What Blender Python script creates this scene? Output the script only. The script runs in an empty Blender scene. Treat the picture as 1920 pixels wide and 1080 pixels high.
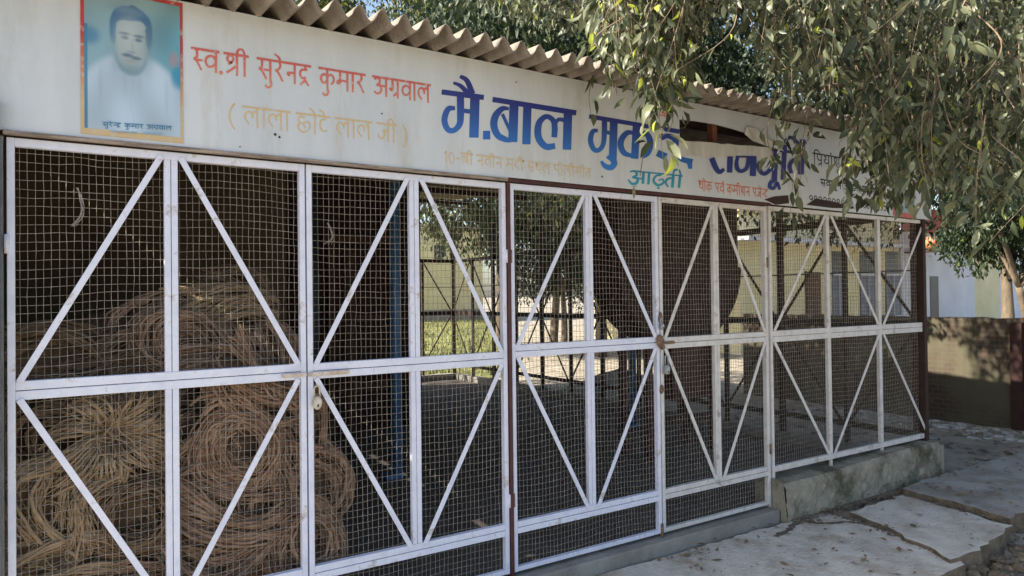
import bpy, math, random
import numpy as np
from mathutils import Matrix, Vector
R = math.radians
random.seed(7); rng = np.random.default_rng(7)
sc = bpy.context.scene
col = sc.collection

# ------------------------------------------------------------------ camera
F = 1330.0                                   # focal length in pixels of a 1920 wide picture
AX = Vector((0.83770, 0.00370, -0.54610)); AY = Vector((-0.54600, -0.01670, -0.83760)); AZ = Vector((-0.01220, 0.99990, -0.01190))
EYE = Vector((-2.0594, -3.1912, 1.57))
cam = bpy.data.objects.new('camera', bpy.data.cameras.new('camera')); col.objects.link(cam)
cam.data.sensor_width = 36; cam.data.lens = F / 1920 * 36; cam.data.clip_start = 0.05; cam.data.clip_end = 900
m = Matrix((AX, AY, AZ)).to_quaternion().to_matrix().to_4x4(); m.translation = EYE
cam.matrix_world = m
sc.camera = cam
def at(px, py, X=None, Y=None, Z=None):
    """a point of the place seen at a pixel, on the plane X, Y or Z = const"""
    d = m.to_3x3() @ Vector((px - 960, 540 - py, -F))
    t = (X - EYE.x) / d.x if X is not None else (Y - EYE.y) / d.y if Y is not None else (Z - EYE.z) / d.z
    return EYE + d * t

# ------------------------------------------------------------------ light
SUN = Vector((-0.72, 0.27, 0.64)).normalized()
w = bpy.data.worlds.new('World'); sc.world = w; w.use_nodes = True
sky = w.node_tree.nodes.new('ShaderNodeTexSky'); sky.sky_type = 'NISHITA'; sky.sun_disc = False
sky.sun_elevation = math.asin(SUN.z); sky.sun_rotation = math.atan2(SUN.x, SUN.y)
sky.dust_density = 2.0; sky.air_density = 1.0
bg = w.node_tree.nodes['Background']; bg.inputs['Strength'].default_value = 0.115
w.node_tree.links.new(sky.outputs[0], bg.inputs[0])
sl = bpy.data.lights.new('sun', 'SUN'); sl.energy = 5.0; sl.angle = R(0.5); sl.color = (1.0, 0.93, 0.80)
so = bpy.data.objects.new('sun', sl); col.objects.link(so); so.rotation_euler = SUN.to_track_quat('Z', 'Y').to_euler()
sc.view_settings.view_transform = 'Standard'; sc.view_settings.look = 'None'; sc.view_settings.gamma = 1.0
sc.view_settings.exposure = 1.36
sc.cycles.use_denoising = True
sc.cycles.max_bounces = 6; sc.cycles.transparent_max_bounces = 8

# ------------------------------------------------------------------ materials
def mat(name, c, c2=None, scale=6.0, rough=0.7, bump=0.0, bscale=None, metal=0.0, detail=6.0, lo=0.35, hi=0.65, stretch=None, c3=None, s3=1.5, t3=(0.55, 0.7), spec=0.4):
    M = bpy.data.materials.new(name); M.use_nodes = True
    nt = M.node_tree; N = nt.nodes; L = nt.links
    b = N['Principled BSDF']; b.inputs['Roughness'].default_value = rough; b.inputs['Metallic'].default_value = metal
    b.inputs['Specular IOR Level'].default_value = spec
    tc = N.new('ShaderNodeTexCoord'); src = tc.outputs['Object']
    if stretch:
        mp = N.new('ShaderNodeMapping'); mp.inputs['Scale'].default_value = stretch; L.new(src, mp.inputs[0]); src = mp.outputs[0]
    outc = None
    if c2:
        n = N.new('ShaderNodeTexNoise'); n.inputs['Scale'].default_value = scale; n.inputs['Detail'].default_value = detail; n.inputs['Roughness'].default_value = 0.65
        L.new(src, n.inputs[0])
        r = N.new('ShaderNodeValToRGB'); r.color_ramp.elements[0].position = lo; r.color_ramp.elements[1].position = hi
        r.color_ramp.elements[0].color = (*c, 1); r.color_ramp.elements[1].color = (*c2, 1)
        L.new(n.outputs[0], r.inputs[0]); outc = r.outputs[0]
        if c3:
            n3 = N.new('ShaderNodeTexNoise'); n3.inputs['Scale'].default_value = s3; n3.inputs['Detail'].default_value = 8; n3.inputs['Roughness'].default_value = 0.7
            L.new(src, n3.inputs[0])
            r3 = N.new('ShaderNodeMapRange'); r3.inputs[1].default_value = t3[0]; r3.inputs[2].default_value = t3[1]
            L.new(n3.outputs[0], r3.inputs[0])
            mx = N.new('ShaderNodeMix'); mx.data_type = 'RGBA'; L.new(r3.outputs[0], mx.inputs[0]); L.new(outc, mx.inputs[6]); mx.inputs[7].default_value = (*c3, 1)
            outc = mx.outputs[2]
        L.new(outc, b.inputs['Base Color'])
    else:
        b.inputs['Base Color'].default_value = (*c, 1)
    if bump:
        nb = N.new('ShaderNodeTexNoise'); nb.inputs['Scale'].default_value = bscale or scale * 3; nb.inputs['Detail'].default_value = 6
        L.new(tc.outputs['Object'], nb.inputs[0])
        bp = N.new('ShaderNodeBump'); bp.inputs['Strength'].default_value = bump; bp.inputs['Distance'].default_value = 0.02
        L.new(nb.outputs[0], bp.inputs['Height']); L.new(bp.outputs[0], b.inputs['Normal'])
    return M
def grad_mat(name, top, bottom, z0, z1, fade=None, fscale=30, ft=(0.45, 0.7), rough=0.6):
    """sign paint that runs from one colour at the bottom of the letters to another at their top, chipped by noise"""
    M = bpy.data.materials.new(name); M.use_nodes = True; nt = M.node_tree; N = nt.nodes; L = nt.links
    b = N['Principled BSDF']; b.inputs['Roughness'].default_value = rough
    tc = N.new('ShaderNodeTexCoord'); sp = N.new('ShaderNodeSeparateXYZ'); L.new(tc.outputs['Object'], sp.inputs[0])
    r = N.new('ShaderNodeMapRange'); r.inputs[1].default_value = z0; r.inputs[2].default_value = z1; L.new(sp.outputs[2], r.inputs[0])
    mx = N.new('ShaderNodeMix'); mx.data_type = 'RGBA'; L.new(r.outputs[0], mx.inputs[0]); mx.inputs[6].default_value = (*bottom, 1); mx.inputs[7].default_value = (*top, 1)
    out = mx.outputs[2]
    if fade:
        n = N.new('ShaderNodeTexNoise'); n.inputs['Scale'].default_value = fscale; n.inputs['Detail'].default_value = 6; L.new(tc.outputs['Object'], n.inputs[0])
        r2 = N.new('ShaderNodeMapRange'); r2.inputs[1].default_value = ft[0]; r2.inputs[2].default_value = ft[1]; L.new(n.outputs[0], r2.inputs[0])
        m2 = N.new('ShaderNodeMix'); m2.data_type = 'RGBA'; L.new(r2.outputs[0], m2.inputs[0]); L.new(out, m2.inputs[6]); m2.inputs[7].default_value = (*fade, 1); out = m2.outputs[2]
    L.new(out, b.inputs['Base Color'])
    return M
def leaf_mat(name, dark, light, young, trans=0.25, rough=0.5):
    M = bpy.data.materials.new(name); M.use_nodes = True; nt = M.node_tree; N = nt.nodes; L = nt.links
    b = N['Principled BSDF']; b.inputs['Roughness'].default_value = rough; b.inputs['Specular IOR Level'].default_value = 0.35
    a = N.new('ShaderNodeAttribute'); a.attribute_name = 'tint'
    r = N.new('ShaderNodeValToRGB'); e = r.color_ramp.elements
    e[0].position = 0.0; e[0].color = (*dark, 1); e[1].position = 0.86; e[1].color = (*light, 1)
    x = e.new(0.95); x.color = (*young, 1)
    L.new(a.outputs['Fac'], r.inputs[0]); L.new(r.outputs[0], b.inputs['Base Color'])
    t = N.new('ShaderNodeBsdfTranslucent'); L.new(r.outputs[0], t.inputs[0])
    mx = N.new('ShaderNodeMixShader'); mx.inputs[0].default_value = trans
    L.new(b.outputs[0], mx.inputs[1]); L.new(t.outputs[0], mx.inputs[2]); L.new(mx.outputs[0], N['Material Output'].inputs[0])
    return M
M = {}
M['white_paint'] = mat('white_paint', (0.62, 0.63, 0.73), (0.77, 0.775, 0.86), 9, 0.55, c3=(0.34, 0.26, 0.20), s3=9, t3=(0.565, 0.70), detail=9)
M['old_paint'] = mat('old_paint', (0.56, 0.525, 0.49), (0.70, 0.665, 0.63), 14, 0.6, c3=(0.24, 0.165, 0.12), s3=11, t3=(0.57, 0.72), detail=9)
M['rust'] = mat('rust', (0.10, 0.055, 0.035), (0.30, 0.19, 0.12), 40, 0.85, 0.5, 80)
M['peeling'] = mat('peeling_paint', (0.46, 0.34, 0.24), (0.68, 0.62, 0.56), 25, 0.8, 0.3, 60)
M['maroon'] = mat('maroon_paint', (0.050, 0.015, 0.015), (0.095, 0.030, 0.027), 12, 0.5)
M['maroon_dark'] = mat('dark_maroon_paint', (0.030, 0.012, 0.010), (0.055, 0.022, 0.018), 8, 0.75)
M['brown_dark'] = mat('dark_brown_metal', (0.030, 0.017, 0.012), (0.055, 0.03, 0.022), 8, 0.8)
M['brown_post'] = mat('red_brown_paint', (0.16, 0.05, 0.03), (0.22, 0.085, 0.05), 10, 0.7)
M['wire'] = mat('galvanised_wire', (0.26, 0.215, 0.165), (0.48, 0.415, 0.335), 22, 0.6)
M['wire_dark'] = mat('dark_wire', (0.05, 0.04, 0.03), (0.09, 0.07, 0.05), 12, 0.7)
M['sign'] = mat('white_sign_paint', (0.535, 0.56, 0.575), (0.62, 0.643, 0.655), 2.2, 0.65, 0.08, 40, c3=(0.45, 0.40, 0.31), s3=3.6, t3=(0.54, 0.86), stretch=(1.6, 1, 0.30))
M['tornsheet'] = mat('torn_sheet', (0.46, 0.43, 0.37), (0.66, 0.63, 0.57), 9, 0.7, 0.1, 30, stretch=(1, 1, 0.3))
M['timber'] = mat('weathered_timber', (0.16, 0.12, 0.095), (0.42, 0.34, 0.27), 14, 0.9, 0.5, 60, stretch=(0.5, 4, 6))
M['asbestos'] = mat('weathered_cement_sheet', (0.18, 0.148, 0.115), (0.31, 0.262, 0.21), 5, 0.95, 0.35, 60, c3=(0.13, 0.105, 0.08), s3=4, t3=(0.52, 0.75))
M['concrete'] = mat('concrete', (0.22, 0.205, 0.18), (0.32, 0.30, 0.265), 3.0, 0.95, 0.35, 45, c3=(0.20, 0.185, 0.16), s3=4.5, t3=(0.5, 0.72))
M['pave'] = mat('pavement_concrete', (0.57, 0.53, 0.46), (0.72, 0.67, 0.585), 5, 0.95, 0.8, 45, c3=(0.40, 0.335, 0.25), s3=2.6, t3=(0.47, 0.66), detail=10)
M['pave_grey'] = mat('grey_slab', (0.33, 0.315, 0.28), (0.46, 0.435, 0.385), 3.5, 0.95, 0.5, 70, c3=(0.24, 0.205, 0.155), s3=2.4, t3=(0.44, 0.66), detail=10)
M['plinth'] = mat('mossy_cement', (0.255, 0.228, 0.168), (0.37, 0.332, 0.255), 9, 0.95, 0.7, 60, c3=(0.085, 0.076, 0.045), s3=3.0, t3=(0.47, 0.63), detail=10)
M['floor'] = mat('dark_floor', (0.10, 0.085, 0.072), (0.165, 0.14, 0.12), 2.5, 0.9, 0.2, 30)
M['dirt'] = mat('dirt', (0.27, 0.235, 0.18), (0.43, 0.375, 0.29), 2.3, 0.98, 0.6, 25, c3=(0.12, 0.105, 0.085), s3=3.0, t3=(0.50, 0.72))
M['soil'] = mat('dark_soil', (0.10, 0.08, 0.055), (0.21, 0.17, 0.12), 14, 0.98, 0.6, 40)
M['grass'] = mat('grass', (0.12, 0.13, 0.04), (0.27, 0.27, 0.10), 1.2, 0.9)
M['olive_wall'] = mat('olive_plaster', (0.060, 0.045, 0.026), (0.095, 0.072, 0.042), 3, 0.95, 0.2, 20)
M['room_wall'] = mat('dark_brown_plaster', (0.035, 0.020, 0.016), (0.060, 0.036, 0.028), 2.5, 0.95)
M['door_wood'] = mat('brown_wood', (0.07, 0.035, 0.022), (0.12, 0.065, 0.04), 5, 0.8, stretch=(5, 5, 0.6))
M['black'] = mat('dark_opening', (0.010, 0.008, 0.007), (0.018, 0.014, 0.012), 3, 0.9)
M['blue_pipe'] = mat('blue_paint', (0.05, 0.15, 0.32), (0.085, 0.21, 0.40), 7, 0.4, c3=(0.04, 0.09, 0.16), s3=5, t3=(0.6, 0.75))
M['slate_pipe'] = mat('slate_paint', (0.03, 0.045, 0.06), (0.05, 0.065, 0.085), 7, 0.5)
M['steel'] = mat('grey_steel', (0.16, 0.17, 0.18), (0.24, 0.245, 0.25), 9, 0.5, metal=0.3)
M['lock'] = mat('pale_brass', (0.42, 0.39, 0.30), (0.60, 0.56, 0.45), 40, 0.4, metal=0.5)
M['lock_dull'] = mat('dull_steel', (0.26, 0.29, 0.30), (0.40, 0.43, 0.44), 40, 0.45, metal=0.5)
M['brick'] = None
M['yellow_wall'] = mat('yellow_limewash', (0.66, 0.59, 0.34), (0.76, 0.69, 0.45), 1.2, 0.9, c3=(0.52, 0.46, 0.32), s3=0.9, t3=(0.55, 0.8))
M['white_wall'] = mat('white_limewash', (0.58, 0.60, 0.66), (0.70, 0.72, 0.77), 1.2, 0.9)
M['bldg_blue'] = mat('blue_grey_panel', (0.10, 0.12, 0.17), (0.15, 0.17, 0.23), 3, 0.5)
M['bldg_dark'] = mat('dark_glass', (0.022, 0.028, 0.032), (0.04, 0.05, 0.055), 2, 0.35)
M['red_paint'] = mat('faded_red_paint', (0.42, 0.10, 0.09), (0.55, 0.17, 0.15), 5, 0.8)
M['orange_clay'] = mat('orange_clay', (0.62, 0.16, 0.08), (0.74, 0.25, 0.13), 8, 0.7)
M['bark'] = mat('bark', (0.10, 0.075, 0.05), (0.20, 0.155, 0.11), 8, 0.95, 0.6, 25, stretch=(1, 1, 0.25))
M['twig'] = mat('twig', (0.20, 0.14, 0.09), (0.30, 0.22, 0.15), 20, 0.8)
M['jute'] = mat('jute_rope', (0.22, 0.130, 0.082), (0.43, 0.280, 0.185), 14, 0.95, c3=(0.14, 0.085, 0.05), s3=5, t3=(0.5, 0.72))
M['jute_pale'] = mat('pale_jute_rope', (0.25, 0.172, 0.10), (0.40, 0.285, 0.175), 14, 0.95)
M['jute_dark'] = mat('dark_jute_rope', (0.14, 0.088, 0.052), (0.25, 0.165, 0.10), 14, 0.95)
M['twine'] = mat('white_twine', (0.34, 0.31, 0.26), (0.45, 0.42, 0.36), 20, 0.8)
M['dry_leaf'] = mat('dry_leaf', (0.11, 0.07, 0.035), (0.28, 0.19, 0.09), 9, 0.9)
M['litter'] = mat('pale_litter', (0.22, 0.19, 0.15), (0.62, 0.60, 0.56), 7, 0.9)
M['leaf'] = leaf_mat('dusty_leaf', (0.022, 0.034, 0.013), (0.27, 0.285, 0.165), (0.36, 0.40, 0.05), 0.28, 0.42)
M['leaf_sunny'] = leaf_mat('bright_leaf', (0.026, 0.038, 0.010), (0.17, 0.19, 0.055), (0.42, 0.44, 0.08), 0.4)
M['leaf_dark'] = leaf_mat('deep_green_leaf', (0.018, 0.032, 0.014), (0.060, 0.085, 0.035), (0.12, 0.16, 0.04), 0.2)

# brick wall
def brick_mat():
    B = bpy.data.materials.new('dark_old_brick'); B.use_nodes = True; nt = B.node_tree; N = nt.nodes; L = nt.links
    b = N['Principled BSDF']; b.inputs['Roughness'].default_value = 0.95
    tc = N.new('ShaderNodeTexCoord'); sp = N.new('ShaderNodeSeparateXYZ'); L.new(tc.outputs['Object'], sp.inputs[0])
    cb = N.new('ShaderNodeCombineXYZ'); L.new(sp.outputs[1], cb.inputs[0]); L.new(sp.outputs[2], cb.inputs[1])
    br = N.new('ShaderNodeTexBrick'); L.new(cb.outputs[0], br.inputs[0]); br.inputs['Scale'].default_value = 4.3
    br.inputs['Color1'].default_value = (0.085, 0.05, 0.034, 1); br.inputs['Color2'].default_value = (0.06, 0.038, 0.028, 1); br.inputs['Mortar'].default_value = (0.10, 0.085, 0.065, 1)
    br.inputs['Mortar Size'].default_value = 0.025
    n = N.new('ShaderNodeTexNoise'); n.inputs['Scale'].default_value = 1.6; n.inputs['Detail'].default_value = 8; L.new(tc.outputs['Object'], n.inputs[0])
    r = N.new('ShaderNodeMapRange'); r.inputs[1].default_value = 0.40; r.inputs[2].default_value = 0.60; L.new(n.outputs[0], r.inputs[0])
    mx = N.new('ShaderNodeMix'); mx.data_type = 'RGBA'; L.new(r.outputs[0], mx.inputs[0]); L.new(br.outputs[0], mx.inputs[6]); mx.inputs[7].default_value = (0.105, 0.092, 0.058, 1)
    L.new(mx.outputs[2], b.inputs['Base Color'])
    bp = N.new('ShaderNodeBump'); bp.inputs['Strength'].default_value = 0.4; bp.inputs['Distance'].default_value = 0.02; L.new(n.outputs[0], bp.inputs['Height']); L.new(bp.outputs[0], b.inputs['Normal'])
    return B
M['brick'] = brick_mat()

# ------------------------------------------------------------------ mesh helpers
class MB:
    def __init__(s): s.v = []; s.f = []
    def quadbox(s, p):
        n = len(s.v); s.v += [tuple(q) for q in p]
        for f in ((0, 3, 2, 1), (4, 5, 6, 7), (0, 1, 5, 4), (1, 2, 6, 5), (2, 3, 7, 6), (3, 0, 4, 7)): s.f.append(tuple(n + i for i in f))
        return s
    def box(s, x0, x1, y0, y1, z0, z1):
        return s.quadbox([(x0, y0, z0), (x1, y0, z0), (x1, y1, z0), (x0, y1, z0), (x0, y0, z1), (x1, y0, z1), (x1, y1, z1), (x0, y1, z1)])
    def bar(s, a, b, wd, th, n=(0, 1, 0)):
        """flat bar from a to b, width wd across in the plane with normal n, thickness th along n"""
        a, b, n = Vector(a), Vector(b), Vector(n).normalized(); d = (b - a).normalized(); u = n.cross(d).normalized() * (wd / 2); t = n * (th / 2)
        return s.quadbox([a - u - t, a + u - t, a + u + t, a - u + t, b - u - t, b + u - t, b + u + t, b - u + t])
    def tube(s, pts, r, k=5, caps=True):
        pts = [Vector(p) for p in pts]; n0 = len(s.v); up = Vector((0.31, 0.21, 0.93))
        for i, p in enumerate(pts):
            d = (pts[min(i + 1, len(pts) - 1)] - pts[max(i - 1, 0)])
            d = d.normalized() if d.length > 1e-9 else Vector((0, 0, 1))
            a = d.cross(up)
            if a.length < 1e-3: a = d.cross(Vector((1, 0, 0)))
            a.normalize(); b = d.cross(a); rr = r[i] if hasattr(r, '__len__') else r
            for j in range(k):
                t = 2 * math.pi * j / k; s.v.append(tuple(p + a * (math.cos(t) * rr) + b * (math.sin(t) * rr)))
        for i in range(len(pts) - 1):
            for j in range(k):
                q = n0 + i * k; s.f.append((q + j, q + (j + 1) % k, q + k + (j + 1) % k, q + k + j))
        if caps:
            s.f.append(tuple(n0 + j for j in range(k))[::-1]); e = n0 + (len(pts) - 1) * k; s.f.append(tuple(e + j for j in range(k)))
        return s
    def prism(s, poly, off):
        """poly: list of 3-D points (one outline), off: vector of the thickness"""
        n = len(s.v); k = len(poly); off = Vector(off)
        s.v += [tuple(Vector(p)) for p in poly] + [tuple(Vector(p) + off) for p in poly]
        s.f.append(tuple(range(n, n + k))); s.f.append(tuple(range(n + 2 * k - 1, n + k - 1, -1)))
        for i in range(k):
            j = (i + 1) % k; s.f.append((n + i, n + k + i, n + k + j, n + j))
        return s
    def ball(s, c, r, seg=10, rings=7, jit=0.0):
        c = Vector(c); r = r if hasattr(r, '__len__') else (r, r, r); n = len(s.v)
        for i in range(rings + 1):
            th = math.pi * i / rings
            for j in range(seg):
                ph = 2 * math.pi * j / seg; q = 1 + jit * (random.random() - .5)
                s.v.append((c.x + r[0] * math.sin(th) * math.cos(ph) * q, c.y + r[1] * math.sin(th) * math.sin(ph) * q, c.z + r[2] * math.cos(th) * q))
        for i in range(rings):
            for j in range(seg):
                a = n + i * seg + j; b = n + i * seg + (j + 1) % seg; s.f.append((a, a + seg, b + seg, b))
        return s
    def build(s, name, material, parent=None, smooth=False, bevel=0.0):
        me = bpy.data.meshes.new(name); me.from_pydata(s.v, [], s.f); me.materials.append(material); me.update()
        if smooth: me.polygons.foreach_set('use_smooth', [True] * len(me.polygons))
        o = bpy.data.objects.new(name, me); col.objects.link(o)
        if parent: o.parent = parent
        if bevel:
            b = o.modifiers.new('bevel', 'BEVEL'); b.width = bevel; b.segments = 2; b.limit_method = 'ANGLE'
        return o
def tag(o, label=None, cat=None, group=None, kind=None):
    if label: o['label'] = label
    if cat: o['category'] = cat
    if group: o['group'] = group
    if kind: o['kind'] = kind
    return o
def thing(name, label, cat, loc=(0, 0, 0), group=None):
    o = bpy.data.objects.new(name, None); col.objects.link(o); o.location = loc; o.empty_display_size = 0.2
    return tag(o, label, cat, group)
def cr(pts, n=6):
    """smooth curve through points (any dimension)"""
    P = [np.array(p, float) for p in pts]
    if len(P) < 3: return P
    P = [2 * P[0] - P[1]] + P + [2 * P[-1] - P[-2]]; out = []
    for i in range(1, len(P) - 2):
        for k in range(n):
            t = k / n; a, b, c, d = P[i - 1:i + 3]
            out.append(0.5 * ((2 * b) + (c - a) * t + (2 * a - 5 * b + 4 * c - d) * t * t + (3 * b - a - 3 * c + d) * t ** 3))
    out.append(P[-2]); return out
def noise1(n, amp, step=3):
    k = max(2, n // step + 2); a = rng.normal(0, amp, k); return np.interp(np.linspace(0, k - 1, n), np.arange(k), a)

# ------------------------------------------------------------------ ground
def ground():
    xs = np.concatenate([np.linspace(-300, -12, 10), np.linspace(-10, 14, 121), np.linspace(16, 60, 30), np.linspace(70, 500, 12)])
    ys = np.concatenate([np.linspace(-200, -12, 10), np.linspace(-10, 12, 111), np.linspace(13, 60, 30), np.linspace(70, 500, 12)])
    v = []; f = []
    for y in ys:
        for x in xs:
            z = -0.03
            if -10 < x < 14 and -10 < y < 12: z += rng.normal(0, 0.006)
            if y < -0.9 and x < 12: z -= 0.12 * min(1, (-0.9 - y) / 0.3)
            if y > 8.6: z += min(0.75, (y - 8.6) * 0.03)
            v.append((x, y, z))
    nx = len(xs)
    for j in range(len(ys) - 1):
        for i in range(nx - 1): a = j * nx + i; f.append((a, a + 1, a + nx + 1, a + nx))
    b = MB(); b.v = v; b.f = f; o = b.build('ground', M['dirt'], smooth=True); tag(o, kind='structure')
ground()
def slab(name, outline, z0, z1, material, jit=0.012, sub=0.07):
    """concrete slab with a ragged outline"""
    pts = []
    for i, p in enumerate(outline):
        q = outline[(i + 1) % len(outline)]; d = Vector(q) - Vector(p); n = max(1, int(d.length / sub))
        for k in range(n):
            t = Vector(p) + d * (k / n); pts.append((t.x + random.gauss(0, jit), t.y + random.gauss(0, jit)))
    b = MB(); top = [(x, y, z1) for x, y in pts]; bot = [(x + random.gauss(0, jit), y + random.gauss(0, jit) - 0.01, z0) for x, y in pts]
    k = len(pts); b.v = top + bot; b.f = [tuple(range(k))] + [(i, k + i, k + (i + 1) % k, (i + 1) % k) for i in range(k)]
    # keep the winding facing up
    area = sum(pts[i][0] * pts[(i + 1) % k][1] - pts[(i + 1) % k][0] * pts[i][1] for i in range(k))
    if area < 0: b.f = [tuple(reversed(q)) for q in b.f]
    o = b.build(name, material, bevel=0.004); o.data.materials.append(M['soil']); 
    for q in o.data.polygons:
        if len(q.vertices) == 4: q.material_index = 1
    tag(o, kind='structure'); return o
slab('pavement', [(-3.2, -1.20), (2.36, -1.17), (2.46, -1.0), (2.55, -0.62), (2.60, -0.12), (-3.2, -0.06)], -0.25, 0.0, M['pave'], 0.008)
slab('pavement', [(2.30, -1.13), (2.80, -1.12), (3.22, -1.05), (3.31, -0.7), (3.36, -0.27), (2.66, -0.27), (2.56, -0.6)], -0.25, 0.024, M['pave'], 0.011)
slab('pavement', [(3.27, -1.02), (4.3, -1.0), (6.0, -1.02), (6.0, -0.2), (3.95, -0.2), (3.43, -0.23), (3.37, -0.62)], -0.25, 0.058, M['pave_grey'], 0.011)
slab('pavement', [(2.18, -0.12), (4.25, -0.20), (4.30, 0.02), (2.18, 0.02)], -0.2, 0.012, M['soil'], 0.015)
def scatter(name, n, fn, size, material, kind='stuff', flat=0.6):
    b = MB()
    for i in range(n):
        x, y, z, s = fn(); s *= size; a = random.random() * 6.28; h = s * flat * random.uniform(.5, 1.2); k = random.choice((4, 5, 5, 6)); c = len(b.v)
        for lvl, rr in ((0, 1.0), (1, random.uniform(.5, .8))):
            for j in range(k):
                t = a + 6.283 * j / k; q = s * rr * random.uniform(.75, 1.2); b.v.append((x + q * math.cos(t), y + q * math.sin(t), z + lvl * h + random.uniform(-.1, .1) * h))
        b.f.append(tuple(range(c + k, c + 2 * k)))
        for j in range(k): b.f.append((c + j, c + (j + 1) % k, c + k + (j + 1) % k, c + k + j))
    return tag(b.build(name, material), kind=kind)
scatter('rubble', 420, lambda: (random.uniform(2.2, 5.2), random.gauss(-1.24, .10), -.12 + random.random() * .06, random.uniform(.15, 1.25) ** 1.6), 0.036, M['soil'])
scatter('gravel', 260, lambda: (random.uniform(2.2, 5.5), random.uniform(-2.0, -1.2), -.145, random.uniform(.2, 1.0) ** 2), 0.03, M['dirt'])
scatter('debris', 380, lambda: (7.1 - abs(random.gauss(0, .35)), random.uniform(-1.5, 2.8), -.03, random.uniform(.3, 1.4)), 0.05, M['litter'], flat=0.35)
scatter('dirt_clods', 320, lambda: (random.uniform(4.4, 7.1), random.uniform(-1.0, 3), -.03, random.uniform(.2, 1.2)), 0.04, M['soil'], flat=0.4)
def soilfn():
    t = random.random(); e = random.choice((0, 1, 1, 2, 3))
    if e == 3: x = random.uniform(1.0, 5.6); return (x, random.uniform(-1.05, -.15), .0 if x < 2.5 else .024 if x < 3.35 else .058, random.uniform(.1, .5))
    if e == 0: return (2.60 - .28 * t ** 2 + random.gauss(0, .02), -.12 - 1.0 * t, .0, random.uniform(.3, 1.2))
    if e == 1: return (random.uniform(2.2, 4.2), random.gauss(-.17, .04), .010, random.uniform(.2, 1))
    return (3.38 - .08 * t + random.gauss(0, .015), -.25 - .75 * t, .024, random.uniform(.3, 1))
scatter('soil_crumbs', 1300, soilfn, 0.014, M['soil'], flat=0.5)
def leaf_litter(n):
    b = MB()
    for i in range(n):
        x = 5.6 - 4.7 * random.random() ** 1.15; y = random.uniform(-1.1, -.06) if random.random() < .7 else random.gauss(-.16, .06); z = 0.004 if x < 2.5 else .03 if x < 3.3 else .064
        if random.random() < .35: x = random.uniform(4.5, 7.0); y = random.uniform(-.1, 2.6); z = -.015
        a = random.random() * 6.28; L = random.uniform(.012, .04); W = L * random.uniform(.25, .45); c, s = math.cos(a), math.sin(a); k = len(b.v)
        for (u, v2, dz) in ((-L, 0, .004), (0, -W, random.uniform(.002, .012)), (L, 0, .006), (0, W, random.uniform(.002, .012))): b.v.append((x + u * c - v2 * s, y + u * s + v2 * c, z + dz))
        b.f.append((k, k + 1, k + 2, k + 3))
    tag(b.build('leaf_litter', M['dry_leaf']), kind='stuff')
leaf_litter(420)
# ground seams: dirt filled cracks in the slab
def crack(pts, wd):
    P = cr(pts, 8); b = MB(); n = len(P); k0 = 0
    for i, p in enumerate(P):
        d = P[min(i + 1, n - 1)] - P[max(i - 1, 0)]; d /= np.linalg.norm(d) + 1e-9; q = np.array([-d[1], d[0]]) * wd * random.uniform(.3, 1.2)
        j = rng.normal(0, .006, 2); b.v += [(*(p + q + j), .0045), (*(p - q + j), .0045)]
    b.f = [(2 * i, 2 * i + 1, 2 * i + 3, 2 * i + 2) for i in range(n - 1)]
    tag(b.build('ground_seam', M['soil']), kind='structure')
crack([(1.86, -.26), (2.05, -.22), (2.22, -.17), (2.45, -.14), (2.6, -.12)], .022)
crack([(2.28, -.20), (2.36, -.30), (2.50, -.36), (2.58, -.5)], .016)

# grass behind the shed
def grass():
    b = MB()
    for i in range(9000):
        y = 9 + random.random() * 16; x = random.uniform(1, at(950, 500, Y=y).x + random.gauss(0, .4)); z = -.03 + min(.75, (y - 8.6) * .03); h = random.uniform(.06, .2); a = random.random() * 6.28; k = len(b.v); wdt = random.uniform(.01, .025)
        b.v += [(x - wdt * math.cos(a), y - wdt * math.sin(a), z), (x + wdt * math.cos(a), y + wdt * math.sin(a), z), (x + random.gauss(0, .05), y + random.gauss(0, .05), z + h)]
        b.f.append((k, k + 1, k + 2))
    tag(b.build('grass', M['grass']), kind='stuff')
    g = MB(); ga, gb = at(952, 500, Y=8.7).x, at(948, 500, Y=25.9).x; g.v = [(-5, 8.7, -.02), (ga, 8.7, -.02), (gb, 25.9, .50), (-5, 25.9, .50)]; g.f = [(0, 1, 2, 3)]
    tag(g.build('lawn', M['grass']), kind='structure')
grass()

# ------------------------------------------------------------------ the shed
XL, XR, YB = -2.6, 4.235, 8.46
shed = thing('market_shed', 'long low grain market shed with corrugated cement roof behind wire mesh gates', 'shed')
MB().box(-2.9, 2.16, -.075, 0.06, -.2, .078).build('threshold', M['concrete'], shed, bevel=.008)
MB().box(-2.9, 4.24, .06, 8.4, -.2, .06).build('floor', M['floor'], shed)
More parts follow.
